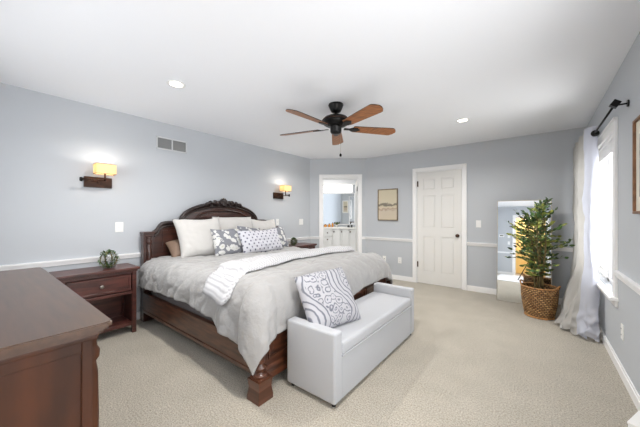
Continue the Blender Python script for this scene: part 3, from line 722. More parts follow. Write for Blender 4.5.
for Lr in range(3):
    gridmesh(bm, 70, 26, thr(2-Lr), uvfn=lambda u, v: (v, u*5))
th = obj('throw_blanket', bm, M['throw']); tag(th, 'folded white ribbed throw blanket laid across the foot half of the bed', 'blanket')
md = th.modifiers.new('thick', 'SOLIDIFY'); md.thickness = 0.014; md.offset = 0

# pillows
def pillow_bm(w_, h_, t, seed=0, pinch=0.06, n=36):
    bm = B(); rn = seed*3.7
    def f(side):
        def g(u, v):
            a, b_ = 2*u-1, 2*v-1
            th_ = t/2*((1-abs(a)**3.2)*(1-abs(b_)**3.2))**0.5
            px = a*w_/2*(1-pinch*(1-b_*b_)*abs(a)**3); pz = b_*h_/2*(1-pinch*(1-a*a)*abs(b_)**3)
            wk = 0.010*noise.noise((a*2.2+rn, b_*2.2, side*3))+0.006*noise.noise((a*5+rn, b_*5, side*5))
            cr = (1-a*a)*(1-b_*b_)
            return Vector((px, side*(th_+wk*min(1, cr*4)), pz+0.008*math.sin(a*3+rn)*abs(b_)))
        return g
    gridmesh(bm, n, n, f(-1)); gridmesh(bm, n, n, f(1))
    bmesh.ops.remove_doubles(bm, verts=bm.verts[:], dist=0.0008)
    return bm
def pillow(name, label, cat, m, size, loc, tilt, roll=0, yaw=90, seed=0, group=None, pinch=0.06):
    o = obj(name, pillow_bm(*size, seed=seed, pinch=pinch), m); o.location = loc
    o.rotation_euler = (-math.radians(tilt), math.radians(roll), math.radians(yaw)); tag(o, label, cat, group); return o
G = 'white bed pillows against the headboard'
pillow('bed_pillow', 'plump white pillow, leftmost of the three leaning on the headboard', 'pillow', M['pillow'], (0.60, 0.54, 0.18), (-3.36, 1.815, 0.97), 25, -3, 84, 1, G, 0.10)
pillow('bed_pillow', 'white pillow in the middle of the three leaning on the headboard', 'pillow', M['pillow'], (0.66, 0.52, 0.17), (-3.44, 2.37, 0.99), 17, 1, 90, 2, G, 0.10)
pillow('bed_pillow', 'white pillow, rightmost of the three leaning on the headboard', 'pillow', M['pillow'], (0.56, 0.46, 0.15), (-3.43, 2.91, 0.970), 18, 2, 93, 3, G, 0.10)
pillow('bed_pillow', 'tan satin pillow lying flat behind the leftmost white pillow', 'pillow', M['tan'], (0.50, 0.30, 0.15), (-3.50, 1.73, 0.835), 50, -4, 84, 4)
pillow('throw_cushion', 'grey floral cushion, leftmost, in front of the large white pillow', 'cushion', M['floral'], (0.43, 0.37, 0.13), (-3.14, 2.06, 0.905), 24, 2, 88, 5)
pillow('throw_cushion', 'grey floral cushion peeking out above the left top corner of the dotted cushion', 'cushion', M['floral'], (0.40, 0.36, 0.12), (-3.20, 2.46, 0.915), 22, 6, 90, 6)
pillow('throw_cushion', 'grey floral cushion sticking out at the right end of the dotted cushion', 'cushion', M['floral'], (0.42, 0.35, 0.12), (-3.16, 2.91, 0.895), 22, -3, 92, 7)
pillow('throw_cushion', 'oblong white cushion printed with small dark dots, frontmost on the bed', 'cushion', M['dots'], (0.68, 0.34, 0.14), (-3.00, 2.49, 0.895), 26, -1, 88, 8)

# ------------------------------------------------------------------ bench
b0 = thing('storage_bench', 'white upholstered storage bench with two low arms at the foot of the bed', 'bench', (-1.232, 2.16, 0))
hx, hy = 0.213, 0.725
bm = B(); rbox(bm, (-hx, -hy+0.09, 0.03), (hx, hy-0.09, 0.315), 0.008); obj('storage_box', bm, M['bench'], b0)
bm = B(); rbox(bm, (-hx+0.002, -hy+0.092, 0.318), (hx+0.006, hy-0.092, 0.405), 0.028, 4)
rbox(bm, (-hx+0.002, -hy+0.092, 0.313), (hx+0.008, hy-0.092, 0.323), 0.004); obj('seat_lid', bm, M['bench'], b0)
for s in (-1, 1):
    y0, y1 = sorted((s*hy, s*(hy-0.09))); bm = B(); rbox(bm, (-hx-0.002, y0, 0.03), (hx+0.006, y1, 0.49), 0.02, 4); obj('arm', bm, M['bench'], b0)
for sx in (-1, 1):
    for s in (-1, 1):
        bm = B(); lathe(bm, [(0.014, 0), (0.02, 0.032)], (sx*(hx-0.03), s*(hy-0.04), 0), 12); obj('foot', bm, M['black'], b0)
pillow('throw_cushion', 'large pale cushion with grey scroll embroidery propped on the bench', 'cushion', M['damask'], (0.52, 0.46, 0.15), (-1.29, 1.745, 0.597), 28, -2, 80, 9, pinch=0.05)

# ------------------------------------------------------------------ ceiling fan
fan = thing('ceiling_fan', 'black ceiling fan with five reddish wooden blades hanging from the ceiling', 'ceiling fan', (-1.692, 2.417, H))
bm = B(); lathe(bm, [(0.078, 0), (0.082, -0.012), (0.074, -0.03), (0.062, -0.06), (0.05, -0.082), (0.03, -0.092), (0.014, -0.094)], (0, 0, 0), 28); obj('canopy', bm, M['black'], fan)
bm = B(); lathe(bm, [(0.013, -0.09), (0.013, -0.135)], (0, 0, 0), 14); obj('downrod', bm, M['black'], fan)
bm = B(); lathe(bm, [(0.02, -0.128), (0.08, -0.133), (0.122, -0.145), (0.140, -0.165), (0.142, -0.19), (0.132, -0.215), (0.10, -0.232), (0.078, -0.238)], (0, 0, 0), 32); mh = obj('motor_housing', bm, M['black'], fan)
bm = B(); lathe(bm, [(0.146, -0.170), (0.149, -0.176), (0.146, -0.182)], (0, 0, 0), 32); obj('trim_band', bm, M['bronze'], mh)
bm = B(); lathe(bm, [(0.075, -0.236), (0.062, -0.25), (0.060, -0.295), (0.05, -0.312), (0.02, -0.32), (0, -0.322)], (0, 0, 0), 24); obj('switch_housing', bm, M['black'], fan)
ZB = -0.252
for k in range(5):
    az = math.radians(128.3-(5.6+72*k))
    rot = Matrix.Rotation(az, 4, 'Z')
    pitch = Matrix.Translation((0, 0, ZB)) @ Matrix.Rotation(math.radians(-13), 4, 'X')
    bm = B()
    out = [(0.19, -0.050), (0.21, -0.056), (0.62, -0.074), (0.645, -0.070), (0.672, -0.045), (0.690, -0.012), (0.690, 0.012), (0.672, 0.045), (0.645, 0.070), (0.62, 0.074), (0.21, 0.056), (0.19, 0.050)]
    prism(bm, out, 'z', -0.004, 0.003)
    for f in bm.faces: f.material_index = 0 if f.calc_center_median().z < -0.0035 else 1
    bm.transform(rot @ pitch); bl = obj('blade', bm, [M['fanblade'], M['fanback']], fan)
    bm = B(); prism(bm, [(0.09, -0.018), (0.15, -0.014), (0.185, -0.038), (0.235, -0.034), (0.275, 0), (0.235, 0.034), (0.185, 0.038), (0.15, 0.014), (0.09, 0.018)], 'z', -0.011, -0.004)
    bm.transform(rot @ pitch); obj('blade_bracket', bm, M['black'], bl)
bm = B(); tube(bm, [(0.04, 0.03, -0.315), (0.04, 0.03, -0.535)], 0.0013, 6); ch = obj('pull_chain', bm, M['nickel'], fan)
bm = B(); lathe(bm, [(0, -0.525), (0.010, -0.532), (0.013, -0.545), (0.010, -0.558), (0, -0.562)], (0.04, 0.03, 0), 12); obj('pull_knob', bm, M['black'], ch)

# ------------------------------------------------------------------ sconces
def shade_mat():
    m, nt, b = newmat('lit_linen_shade'); b.inputs['Base Color'].default_value = lin((236, 210, 164)); b.inputs['Roughness'].default_value = 0.9
    b.inputs['Emission Color'].default_value = lin((255, 208, 136)); b.inputs['Emission Strength'].default_value = 0.48; sheer(m, 0.35); return m
M['shade'] = shade_mat()
def sconce(yc, elbow, shade_y, label):
    r = thing('wall_sconce', label, 'wall lamp', (XL, yc, 1.61), 0, 'swing arm wall sconces either side of the bed')
    obj('wall_plate', rbox(B(), (0.0, -0.122, -0.058), (0.024, 0.122, 0.056), 0.004), M['bronze'], r)
    bm = B(); X = 0.155; e = elbow
    tube(bm, [(0.02, 0, 0.0), (0.06, 0, 0.0)], 0.014, 12); tube(bm, [(0.05, 0, 0.005), (X-0.03, e, 0.005)], 0.006, 8); tube(bm, [(X-0.03, e, 0.018), (X, shade_y, 0.018)], 0.006, 8)
    tube(bm, [(X, shade_y, 0.005), (X, shade_y, 0.10)], 0.009, 10)
    obj('swing_arm', bm, M['bronze'], r)
    obj('elbow_knob', lathe(B(), [(0, -0.012), (0.012, -0.008), (0.014, 0.01), (0.012, 0.03), (0, 0.034)], (X-0.03, e, 0), 12), M['black'], r)
    bm = B(); x0, x1, y0, y1, z0, z1 = X-0.06, X+0.06, shade_y-0.086, shade_y+0.086, 0.078, 0.184; t = 0.003
    for lo, hi in (((x0, y0), (x0+t, y1)), ((x1-t, y0), (x1, y1)), ((x0+t, y0), (x1-t, y0+t)), ((x0+t, y1-t), (x1-t, y1))): rbox(bm, (lo[0], lo[1], z0), (hi[0], hi[1], z1))
    sh = obj('lamp_shade', bm, M['shade'], r)
    for z in (z0, z1-0.004):
        bm = B()
        for lo, hi in (((x0-0.002, y0-0.002), (x0+t, y1+0.002)), ((x1-t, y0-0.002), (x1+0.002, y1+0.002)), ((x0, y0-0.002), (x1, y0+t)), ((x0, y1-t), (x1, y1+0.002))): rbox(bm, (lo[0], lo[1], z), (hi[0], hi[1], z+0.004))
        obj('shade_rim', bm, M['frame_walnut'], sh)
    obj('bulb', blob(B(), (X, shade_y, 0.135), (0.018, 0.018, 0.024)), mat('warm_bulb', (255, 240, 210), 0.5, emit=((255, 236, 200), 8)), r)
    p = bpy.data.lights.new('sconce_lamp', 'POINT'); p.energy = 1.6; p.color = (0.98, 0.98, 0.94); p.shadow_soft_size = 0.02
    o = bpy.data.objects.new('sconce_lamp', p); C.objects.link(o); o.parent = r; o.location = (X-0.01, shade_y, 0.168)
sconce(0.855, -0.165, 0.025, 'bronze swing arm wall sconce with a lit square shade above the left nightstand')
sconce(3.515, 0.17, 0.045, 'bronze swing arm wall sconce with a lit shade on the far side of the bed')

# ------------------------------------------------------------------ wall fittings
def plate(face, pos, kind, label, w_=0.072, h_=0.116):
    """face: rotation about z so that local -y points into the room"""
    nm = {'switch': 'light_switch', 'rocker': 'light_switch', 'outlet': 'wall_outlet', 'blank': 'wall_jack', 'double': 'light_switch'}[kind]
    r = thing(nm, label, 'switch' if nm == 'light_switch' else ('outlet' if nm == 'wall_outlet' else 'wall jack'), pos, face)
    obj('face_plate', rbox(B(), (-w_/2, -0.006, -h_/2), (w_/2, 0, h_/2), 0.003), M['plate'], r)
    if kind == 'switch': obj('toggle', rbox(B(), (-0.006, -0.016, -0.012), (0.006, -0.005, 0.012), 0.002, 1), M['plate'], r)
    if kind == 'rocker': obj('rocker', rbox(B(), (-0.017, -0.010, -0.034), (0.017, -0.005, 0.034), 0.002, 1), M['plate'], r)
    if kind == 'double':
        for s in (-0.024, 0.024): obj('rocker', rbox(B(), (s-0.017, -0.010, -0.034), (s+0.017, -0.005, 0.034), 0.002, 1), M['plate'], r)
    if kind == 'blank': obj('jack', rbox(B(), (-0.008, -0.008, -0.008), (0.008, -0.005, 0.008), 0.001, 1), M['slot'], r)
    if kind == 'outlet':
        for z in (-0.024, 0.024):
            s = obj('receptacle', rbox(B(), (-0.016, -0.009, z-0.015), (0.016, -0.005, z+0.015), 0.003), M['plate'], r)
            bm = B(); rbox(bm, (-0.008, -0.0098, z-0.003), (-0.005, -0.0085, z+0.007)); rbox(bm, (0.005, -0.0098, z-0.003), (0.008, -0.0085, z+0.007)); obj('slots', bm, M['slot'], s)
FL, FB, FR, FRear = PI/2, 0, -PI/2, PI
plate(FL, (XL, 1.05, 1.115), 'switch', 'single white light switch on the left wall above the left nightstand', 0.08)
plate(FL, (XL, 3.50, 1.125), 'switch', 'white light switch on the left wall right beside the pillows')
plate(FL, (XL, 4.15, 1.115), 'double', 'wide white double light switch on the left wall near the bathroom doorway', 0.118)
plate(FB, (-0.75, YB, 1.11), 'switch', 'white light switch on the back wall between the closed door and the mirror')
plate(FB, (-2.40, YB, 0.38), 'blank', 'small white wall plate low on the back wall, the one nearer the bed')
plate(FB, (-2.08, YB, 0.38), 'outlet', 'white wall outlet low on the back wall, the one nearer the closed door')
plate(FR, (XR, 3.12, 0.35), 'outlet', 'white wall outlet low on the right wall below the framed picture')
plate(FRear, (-0.80, YR, 1.36), 'switch', 'upper white light switch reflected in the mirror beside the keypad')
plate(FRear, (-0.80, YR, 1.12), 'switch', 'lower white light switch reflected in the mirror under the keypad')
r = thing('wall_keypad', 'white wall keypad with a grey screen reflected in the mirror', 'keypad', (-1.02, YR, 1.37), PI)
obj('housing', rbox(B(), (-0.08, -0.02, -0.045), (0.08, 0, 0.045), 0.004), M['plate'], r); obj('screen', rbox(B(), (-0.055, -0.022, -0.012), (0.055, -0.019, 0.022)), M['slot'], r)
# vent
r = thing('wall_vent', 'white return air vent with grey louvres high on the left wall', 'vent', (XL, 1.634, 2.175), PI/2)
bm = B(); a, b_ = 0.195, 0.082
for lo, hi in (((-a, -b_), (a, -b_+0.018)), ((-a, b_-0.018), (a, b_)), ((-a, -b_), (-a+0.018, b_)), ((a-0.018, -b_), (a, b_)), ((-0.008, -b_), (0.008, b_))): rbox(bm, (lo[0], -0.008, lo[1]), (hi[0], 0, hi[1]), 0.002, 1)
obj('frame', bm, mat('painted_vent_frame', (206, 208, 210), 0.5), r)
bm = B()
for k in range(9):
    z = -0.060+k*0.015; prism(bm, [(-0.002, z), (-0.006, z-0.006), (-0.005, z-0.007), (-0.001, z-0.001)], 'x', -a+0.018, a-0.018)
rbox(bm, (-a+0.01, -0.0015, -b_+0.01), (a-0.01, -0.0005, b_-0.01)); obj('louvres', bm, M['grille'], r)

# pictures
def picture(pos, face, w_, h_, fr, label, matb, artm, fw=0.018):
    r = thing('framed_picture', label, 'picture', pos, face)
    bm = B()
    for lo, hi in (((-w_/2, -h_/2), (w_/2, -h_/2+fw)), ((-w_/2, h_/2-fw), (w_/2, h_/2)), ((-w_/2, -h_/2+fw), (-w_/2+fw, h_/2-fw)), ((w_/2-fw, -h_/2+fw), (w_/2, h_/2-fw))): rbox(bm, (lo[0], -0.028, lo[1]), (hi[0], -0.001, hi[1]), 0.003, 1)
    obj('frame', bm, fr, r)
    if matb: obj('mat_board', rbox(B(), (-w_/2+fw-0.002, -0.014, -h_/2+fw-0.002), (w_/2-fw+0.002, -0.008, h_/2-fw+0.002)), M['matboard'], r)
    obj('print', rbox(B(), (-w_/2+fw+matb, -0.018, -h_/2+fw+matb), (w_/2-fw-matb, -0.012, h_/2-fw-matb)), artm, r)
picture((-2.325, YB, 1.458), 0, 0.42, 0.625, M['frame_oak'], 'narrow framed landscape print in beige tones between bathroom doorway and closed door', 0, M['art'])
picture((XR, 2.38, 1.567), -PI/2, 0.64, 0.61, M['frame_walnut'], 'wooden framed picture with a wide pale mat on the right wall beside the window', 0.09, mat('grey_print', (150, 156, 160), 0.5, var=(6, 0.3)))

# ------------------------------------------------------------------ floor mirror
mr = thing('floor_mirror', 'tall frameless mirror leaning near the back wall behind the potted tree', 'mirror', (-0.157, 4.80, 0))
mr.rotation_euler = (-math.radians(3.5), 0, 0)
obj('mirror_glass', rbox(B(), (-0.306, -0.004, 0.008), (0.306, 0.0, 1.462)), M['mirror'], mr)
bm = B()
for lo, hi in (((-0.314, 0.0), (0.314, 0.010)), ((-0.314, 1.460), (0.314, 1.470)), ((-0.314, 0.01), (-0.305, 1.46)), ((0.305, 0.01), (0.314, 1.46))): rbox(bm, (lo[0], -0.008, lo[1]), (hi[0], 0.018, hi[1]), 0.002, 1)
rbox(bm, (-0.306, 0.0, 0.008), (0.306, 0.016, 1.462)); obj('mirror_frame', bm, M['nickel'], mr)
bm = B(); tube(bm, [(0, 0.018, 1.0), (0, 0.21, 0.02)], 0.012, 8); obj('back_stand', bm, M['black'], mr)

# ------------------------------------------------------------------ potted tree in basket
pt = thing('potted_tree', 'bushy green potted tree with slender stems growing from the wicker basket', 'plant', (0.02, 4.37, 0))
bk = thing('wicker_basket', 'round woven wicker basket standing before the mirror with the tree in it', 'basket', (0.02, 4.37, 0))
bm = B(); nA, nZ = 96, 42
def bas(u, v):
    z = 0.01+0.355*v; R = 0.140+0.034*math.sin(min(1, v*1.15)*PI/2)+0.006*v
    a = 2*PI*u; row = int(v*20.9); weave = math.sin(a*24+PI*row)
    R += 0.007*weave*abs(math.sin(v*21*PI))**0.5+0.004*abs(math.sin(v*21*PI))
    return Vector((R*math.cos(a), R*math.sin(a), z))
gridmesh(bm, 145, 64, bas, uvfn=lambda u, v: (u*30, v*9))
obj('woven_body', bm, M['weave'], bk)
for nm, z, R, q in (('rim', 0.368, 0.179, 0.010), ('base', 0.012, 0.142, 0.011)):
    bm = B(); tube(bm, [(R*math.cos(a), R*math.sin(a), z+0.003*math.sin(a*24)) for a in [2*PI*k/72 for k in range(73)]], q, 8, False)
    if nm == 'base': lathe(bm, [(0, 0.012), (0.140, 0.012)], (0, 0, 0), 32)
    obj(nm, bm, M['wicker'], bk)
for s in (-1, 1):
    bm = B(); a0 = math.radians(-20)+(PI if s < 0 else 0)
    tube(bm, [((0.180+0.02*math.sin(t))*math.cos(a0+0.25*math.cos(t)), (0.180+0.02*math.sin(t))*math.sin(a0+0.25*math.cos(t)), 0.358+0.05*math.sin(t)) for t in [PI*k/12 for k in range(13)]], 0.009, 8); obj('handle', bm, M['wicker'], bk)
bm = B(); lathe(bm, [(0, 0.335), (0.08, 0.335), (0.155, 0.322)], (0, 0, 0), 28); lathe(bm, [(0.11, 0.02), (0.150, 0.315), (0.148, 0.318)], (0, 0, 0), 24); obj('soil', bm, M['soil'], pt)
sb, lb = B(), B(); rn = random.Random(11)
UP = Vector((0, 0, 1))
def spray(p, d, L, nl, lw):
    pts = []; q = p.copy(); dd = d.normalized()
    n = 7
    for i in range(n): 
        pts.append(q.copy()); q = q+dd*L/n; dd = (dd+Vector((rn.uniform(-.12, .12), rn.uniform(-.12, .12), 0.04-0.02*i))).normalized()
    pts.append(q.copy()); tube(sb, pts, [0.004-0.0004*i for i in range(len(pts))], 5)
    for i in range(nl):
        t = 0.18+0.82*i/(nl-1); k = min(len(pts)-2, int(t*(len(pts)-1))); fr = t*(len(pts)-1)-k; c = pts[k].lerp(pts[k+1], min(1, fr)); ax = (pts[k+1]-pts[k]).normalized()
        side = ax.cross(UP); side = side.normalized() if side.length > 0.05 else Vector((1, 0, 0))
        for s in (-1, 1):
            dr = (ax*0.75+side*s*rn.uniform(0.6, 1)+Vector((rn.uniform(-.3, .3), rn.uniform(-.3, .3), rn.uniform(-.1, .5)))).normalized()
            leaf(lb, c, dr, Vector((rn.uniform(-1, 1), rn.uniform(-1, 1), rn.uniform(-0.6, 1))), lw*rn.uniform(0.75, 1.2), lw*0.42, 1 if rn.random() < 0.35 else 0)
stems = [((-0.03, 0.0), (-0.10, 0.02), 1.12), ((0.02, 0.02), (0.02, 0.05), 1.32), ((0.0, -0.03), (-0.02, -0.04), 1.20), ((0.04, -0.01), (0.06, -0.03), 1.25), ((-0.01, 0.04), (-0.04, 0.05), 1.28)]
for (bx_, by_), (tx, ty), ht in stems:
    pts = []
    for i in range(14):
        t = i/13; pts.append(Vector((bx_+(tx-bx_)*t**1.3+0.012*math.sin(t*7+bx_*90), by_+(ty-by_)*t**1.3+0.012*math.cos(t*6+by_*70), 0.33+(ht-0.33)*t)))
    tube(sb, pts, [0.013-0.009*i/13 for i in range(14)], 7)
    nb = 16
    for j in range(nb):
        t = 0.20+0.80*j/(nb-1); k = min(12, int(t*13)); p = pts[k].lerp(pts[k+1], t*13-k) if t < 1 else pts[13]
        a = rn.uniform(0, 2*PI); zz = p.z
        prof = 0.34*sm(0.50, 0.68, zz)*(1-0.62*sm(0.85, 1.40, zz))+0.07
        el = rn.uniform(-0.25, 0.75)+1.3*sm(0.9, 1.45, zz)
        d = Vector((math.cos(a), math.sin(a), el))
        spray(p, d, prof*(0.62 if d.x > 0.25 else (0.78 if d.x < -0.3 else 1))*rn.uniform(0.75, 1.15), 6, 0.064)
obj('stems', sb, M['stem'], pt)
obj('foliage', lb, [M['leaf'], M['leaf_light']], pt, recalc=False)

# ------------------------------------------------------------------ curtain and rod
rod = thing('curtain_rod', 'black curtain rod with a square end block on a wall bracket over the window', 'curtain rod', (0.452, 2.955, 2.075))
bm = B(); tube(bm, [(0, 0.0, 0), (0, 1.95, 0)], 0.008, 12); obj('rod', bm, M['black'], rod)
bm = rbox(B(), (-0.023, -0.035, -0.023), (0.023, 0.02, 0.023), 0.004); bm.transform(Matrix.Rotation(PI/5, 4, 'Y')); obj('end_block', bm, M['black'], rod)
for y in (-0.015, 1.12):
    bm = B(); tube(bm, [(-0.004, y, -0.012), (0.068, y, -0.012)], 0.006, 8); lathe(bm, [(0.024, 0.058), (0.026, 0.064), (0.024, 0.069)], (0, y, -0.012), 16, 'X'); obj('bracket', bm, M['black'], rod)
for k in range(7):
    y = 0.99+k*0.14 if k else 0.885
    bm = B(); R = 0.024
    if k == 0: lathe(bm, [(0.0, y-0.012), (0.026, y-0.008), (0.026, y-0.002)], (0, 0, -0.008), 20, 'Y')
    tube(bm, [(R*math.cos(a), y, R*math.sin(a)-0.008) for a in [2*PI*i/20 for i in range(21)]], 0.006 if k else 0.009, 8, False); obj('grommet', bm, M['black'], rod)
cu = thing('curtain', 'long pale linen curtain with a shiny white lining pooling on the floor by the window', 'curtain', (0.42, 4.4, 0))
TOPP = [(0.478, 4.00), (0.462, 3.975), (0.43, 3.965), (0.40, 3.97), (0.375, 3.99), (0.36, 4.04), (0.365, 4.10), (0.41, 4.15), (0.44, 4.20), (0.42, 4.26), (0.36, 4.31), (0.345, 4.37), (0.37, 4.43), (0.43, 4.47), (0.43, 4.54), (0.37, 4.60), (0.34, 4.66), (0.37, 4.72), (0.43, 4.77), (0.42, 4.83), (0.37, 4.88), (0.35, 4.93)]
TOPP = [(0.49-(0.49-x)*0.82, y-0.11*(1-i/21)) for i, (x, y) in enumerate(TOPP)]
BOTP = [(0.475, 3.86), (0.455, 3.82), (0.42, 3.81), (0.375, 3.84), (0.33, 3.86), (0.29, 3.90), (0.245, 3.93), (0.22, 3.98), (0.19, 4.00), (0.185, 4.06), (0.16, 4.12), (0.16, 4.20), (0.20, 4.28), (0.17, 4.36), (0.22, 4.44), (0.20, 4.52), (0.25, 4.58), (0.22, 4.66), (0.27, 4.72), (0.25, 4.80), (0.29, 4.86), (0.28, 4.93)]
BOTP = [(min(0.485, x+0.035*min(1, i/4)), y) for i, (x, y) in enumerate(BOTP)]
def samp(P, s):
    f = s*(len(P)-1); k = min(len(P)-2, int(f)); f -= k
    p0, p1, p2, p3 = P[max(0, k-1)], P[k], P[k+1], P[min(len(P)-1, k+2)]
    def cr(i): return 0.5*((2*p1[i])+(-p0[i]+p2[i])*f+(2*p0[i]-5*p1[i]+4*p2[i]-p3[i])*f*f+(-p0[i]+3*p1[i]-3*p2[i]+p3[i])*f**3)
    return cr(0), cr(1)
def curt(s0, s1):
    def f(u, v):
        s = s0+(s1-s0)*u; t = 1-v                              # v: 0 top .. 1 bottom
        z = 2.145*(1-v)
        k = sm(0.56, 1.0, v)**1.3*0.95+0.05*v
        xa, ya = samp(TOPP, s); xb, yb = samp(BOTP, s)
        x, y = xa+(xb-xa)*k, ya+(yb-ya)*k
        x += 0.03*noise.noise((s*12, z*3.2, 0))*v**0.6; y += 0.03*noise.noise((s*12, z*3.2, 5))*v**0.6; x += 0.008*noise.noise((s*8, z*11, 3)); y += 0.010*noise.noise((s*6, z*12, 8))
        if z < 0.13:                                          # pooled on the floor
            q = (0.13-z)/0.13; x -= 0.035*q*math.sin(s*40)**2; y -= 0.05*q*(1-0.6*s)+0.012*math.sin(s*55)*q; z = 0.022+z*0.5+0.03*(1-q)+0.018*(0.5+0.5*math.sin(s*47+1))*math.sin(q*PI)
        q2 = sm(0.40, 0.05, z); x += 0.022*q2*noise.noise((s*20, z*14, 1)); y += 0.05*q2*noise.noise((s*18, z*16, 2)); z += 0.03*q2*(noise.noise((s*22, z*9, 6))+0.2)
        x = min(x, 0.492)
        return Vector((x-0.42, y-4.4, max(0.006, z)))
    return f
bm = B(); gridmesh(bm, 150, 90, curt(0.24, 1.0)); obj('panel', bm, M['curtain'], cu)
bm = B(); gridmesh(bm, 50, 90, curt(0.0, 0.24)); obj('lining', bm, M['lining'], cu)

# ------------------------------------------------------------------ bathroom contents
van = thing('vanity_cabinet', 'white bathroom vanity cabinet with small knobs seen through the open doorway', 'vanity', vloc(0, 2.95), VA)
VX0, VX1, VF = -0.55, 1.55, -0.58
box('cabinet', (VX0, VF+0.02, 0.08), (VX1, -0.002, 0.845), M['door'], van); box('countertop', (VX0-0.02, VF-0.01, 0.845), (VX1+0.02, -0.002, 0.885), M['counter'], van, 0.004)
def front(nm, x0, x1, z0, z1, kx):
    bm = B(); rbox(bm, (x0, VF+0.004, z0), (x1, VF+0.02, z1), 0.002, 1)
    for lo, hi in (((x0, z0), (x1, z0+0.035)), ((x0, z1-0.035), (x1, z1)), ((x0, z0), (x0+0.035, z1)), ((x1-0.035, z0), (x1, z1))): rbox(bm, (lo[0], VF-0.004, lo[1]), (hi[0], VF+0.006, hi[1]), 0.002, 1)
    d = obj(nm, bm, M['door'], van)
    zz = (z0+z1)/2 if nm == 'drawer' else z1-0.06
    bm = B(); lathe(bm, [(0, -0.026), (0.019, -0.022), (0.019, -0.014), (0.006, -0.010), (0.006, 0)], (kx, VF-0.004, zz), 10, 'Y'); obj('knob', bm, M['bronze'], d)
for z0, z1 in ((0.10, 0.42), (0.43, 0.62), (0.63, 0.82)): front('drawer', 0.33, 0.62, z0, z1, 0.475)
front('cabinet_door', 0.64, 0.87, 0.10, 0.82, 0.67); front('cabinet_door', 0.88, 1.11, 0.10, 0.82, 0.90); front('cabinet_door', 1.12, 1.35, 0.10, 0.82, 1.15)
front('cabinet_door', -0.5, -0.1, 0.10, 0.82, -0.14); front('cabinet_door', -0.09, 0.31, 0.10, 0.82, -0.05)
wm = thing('wall_mirror', 'wide white framed mirror above the bathroom vanity', 'mirror', vloc(0.5, 2.95, 0.95), VA)
box('mirror_glass', (-0.9, -0.012, 0.02), (0.72, -0.006, 0.98), M['mirror'], wm)
bm = B(); rbox(bm, (-0.93, -0.02, -0.005), (0.75, -0.002, 0.02)); rbox(bm, (0.72, -0.02, 0.02), (0.75, -0.002, 0.98)); rbox(bm, (-0.93, -0.02, 0.02), (-0.9, -0.002, 0.98)); rbox(bm, (-0.93, -0.02, 0.98), (0.75, -0.002, 1.0)); obj('mirror_frame', bm, M['trim'], wm)
vl = thing('vanity_light', 'long glowing white light bar above the bathroom mirror', 'wall lamp', vloc(0.62, 2.95, 2.075), VA)
obj('back_plate', rbox(B(), (-0.56, -0.02, -0.11), (0.56, -0.001, 0.11), 0.004), M['plate'], vl)
obj('diffuser', rbox(B(), (-0.55, -0.09, -0.105), (0.55, -0.02, 0.105), 0.015, 3), mat('glowing_diffuser', (255, 253, 248), 0.5, emit=((255, 252, 246), 1.6)), vl)
def jar(x, y, h_, R, m, label, cat='bottle'):
    r = thing('toiletry_bottle', label, cat, vloc(x, 2.95+y, 0.885), ANG, 'toiletries on the bathroom counter')
    obj('bottle_body', lathe(B(), [(R*0.9, 0), (R, 0.01), (R, h_*0.7), (R*0.5, h_*0.82), (R*0.45, h_*0.88)], n=14), m, r)
    obj('cap', lathe(B(), [(R*0.5, h_*0.86), (R*0.5, h_), (0, h_)], n=12), M['black'], r)
jar(0.37, -0.36, 0.09, 0.045, M['amber'], 'leftmost low amber jar on the bathroom counter'); jar(0.48, -0.30, 0.10, 0.04, M['amber'], 'amber jar on the bathroom counter, second from the left')
jar(0.57, -0.22, 0.14, 0.03, M['amber'], 'taller amber bottle on the bathroom counter beside the small plant')
jar(1.08, -0.40, 0.07, 0.035, M['slot'], 'dark low jar at the right on the bathroom counter'); jar(1.17, -0.36, 0.08, 0.03, M['slot'], 'rightmost dark bottle on the bathroom counter')
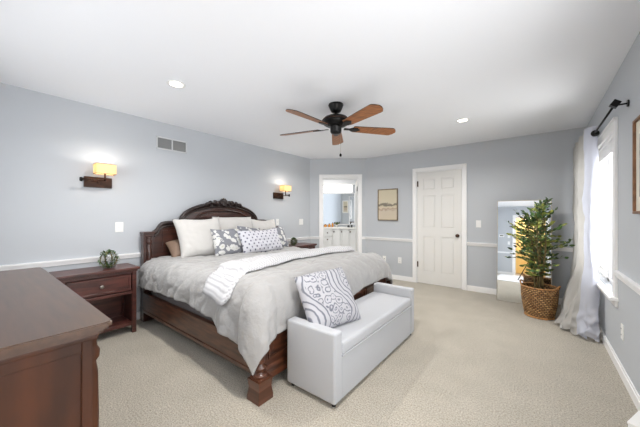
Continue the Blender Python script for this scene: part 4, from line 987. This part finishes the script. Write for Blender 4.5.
r = thing('potted_plant', 'small leafy green plant in a white pot on the bathroom counter', 'plant', vloc(0.70, 2.70, 0.885), VA)
obj('pot', lathe(B(), [(0.03, 0), (0.045, 0.07), (0.04, 0.07), (0.03, 0.03), (0, 0.03)], n=16), M['counter'], r)
bm = B()
for k in range(40):
    a = rn.uniform(0, 2*PI); leaf(bm, Vector((0, 0, 0.06)), Vector((math.cos(a), math.sin(a), rn.uniform(0.2, 2))), UP, rn.uniform(0.07, 0.13), 0.03, rn.randint(0, 1))
obj('leaves', bm, [M['leaf'], M['leaf_light']], r, recalc=False)
picture(dloc(0.13, 0.12, 1.60), ANG+PI, 0.26, 0.52, M['trim'], 'white framed picture reflected in the bathroom mirror', 0.04, M['art'])
# ------------------------------------------------------------------ white corner piece by the right wall, added sheet for the overlit floor, and tripod, both in the mirror
r = thing('storage_box', 'small white box whose corner shows at the bottom right against the right wall', 'box', (0.40, 2.216, 0), math.radians(-24))
obj('box_body', rbox(B(), (0.003, -0.003-0.06, 0), (0.065, 0.118-0.003, 0.148), 0.003), M['trim'], r)
obj('box_lid', rbox(B(), (0.0, -0.066, 0.148), (0.068, 0.118, 0.158), 0.003), M['plate'], r)
tag(obj('floor_glare_sheet', rbox(B(), (-1.0, -2.1, 0.001), (0.4, 0.85, 0.014), 0.005), M['floor_glare_sheet']), 'added pale sheet on the entry carpet for the overlit floor in the leaning mirror', 'floor_glare_sheet')  # added sheet, stands in for carpet bleached by window light
tp = thing('camera_tripod', 'black three legged tripod reflected in the leaning mirror behind the tree', 'tripod', (0, 0, 0))
for k in range(3):
    a = math.radians(30+120*k); bm = B(); tube(bm, [(0.02*math.cos(a), 0.02*math.sin(a), 0.92), (0.48*math.cos(a), 0.48*math.sin(a), 0.02)], [0.014, 0.011], 8); obj('leg', bm, M['black'], tp)
bm = B(); tube(bm, [(0, 0, 0.55), (0, 0, 1.10)], 0.014, 10); lathe(bm, [(0.035, 0.90), (0.035, 0.95)], n=14); lathe(bm, [(0.03, 1.09), (0.035, 1.12), (0.03, 1.14)], n=14); obj('center_column', bm, M['black'], tp)
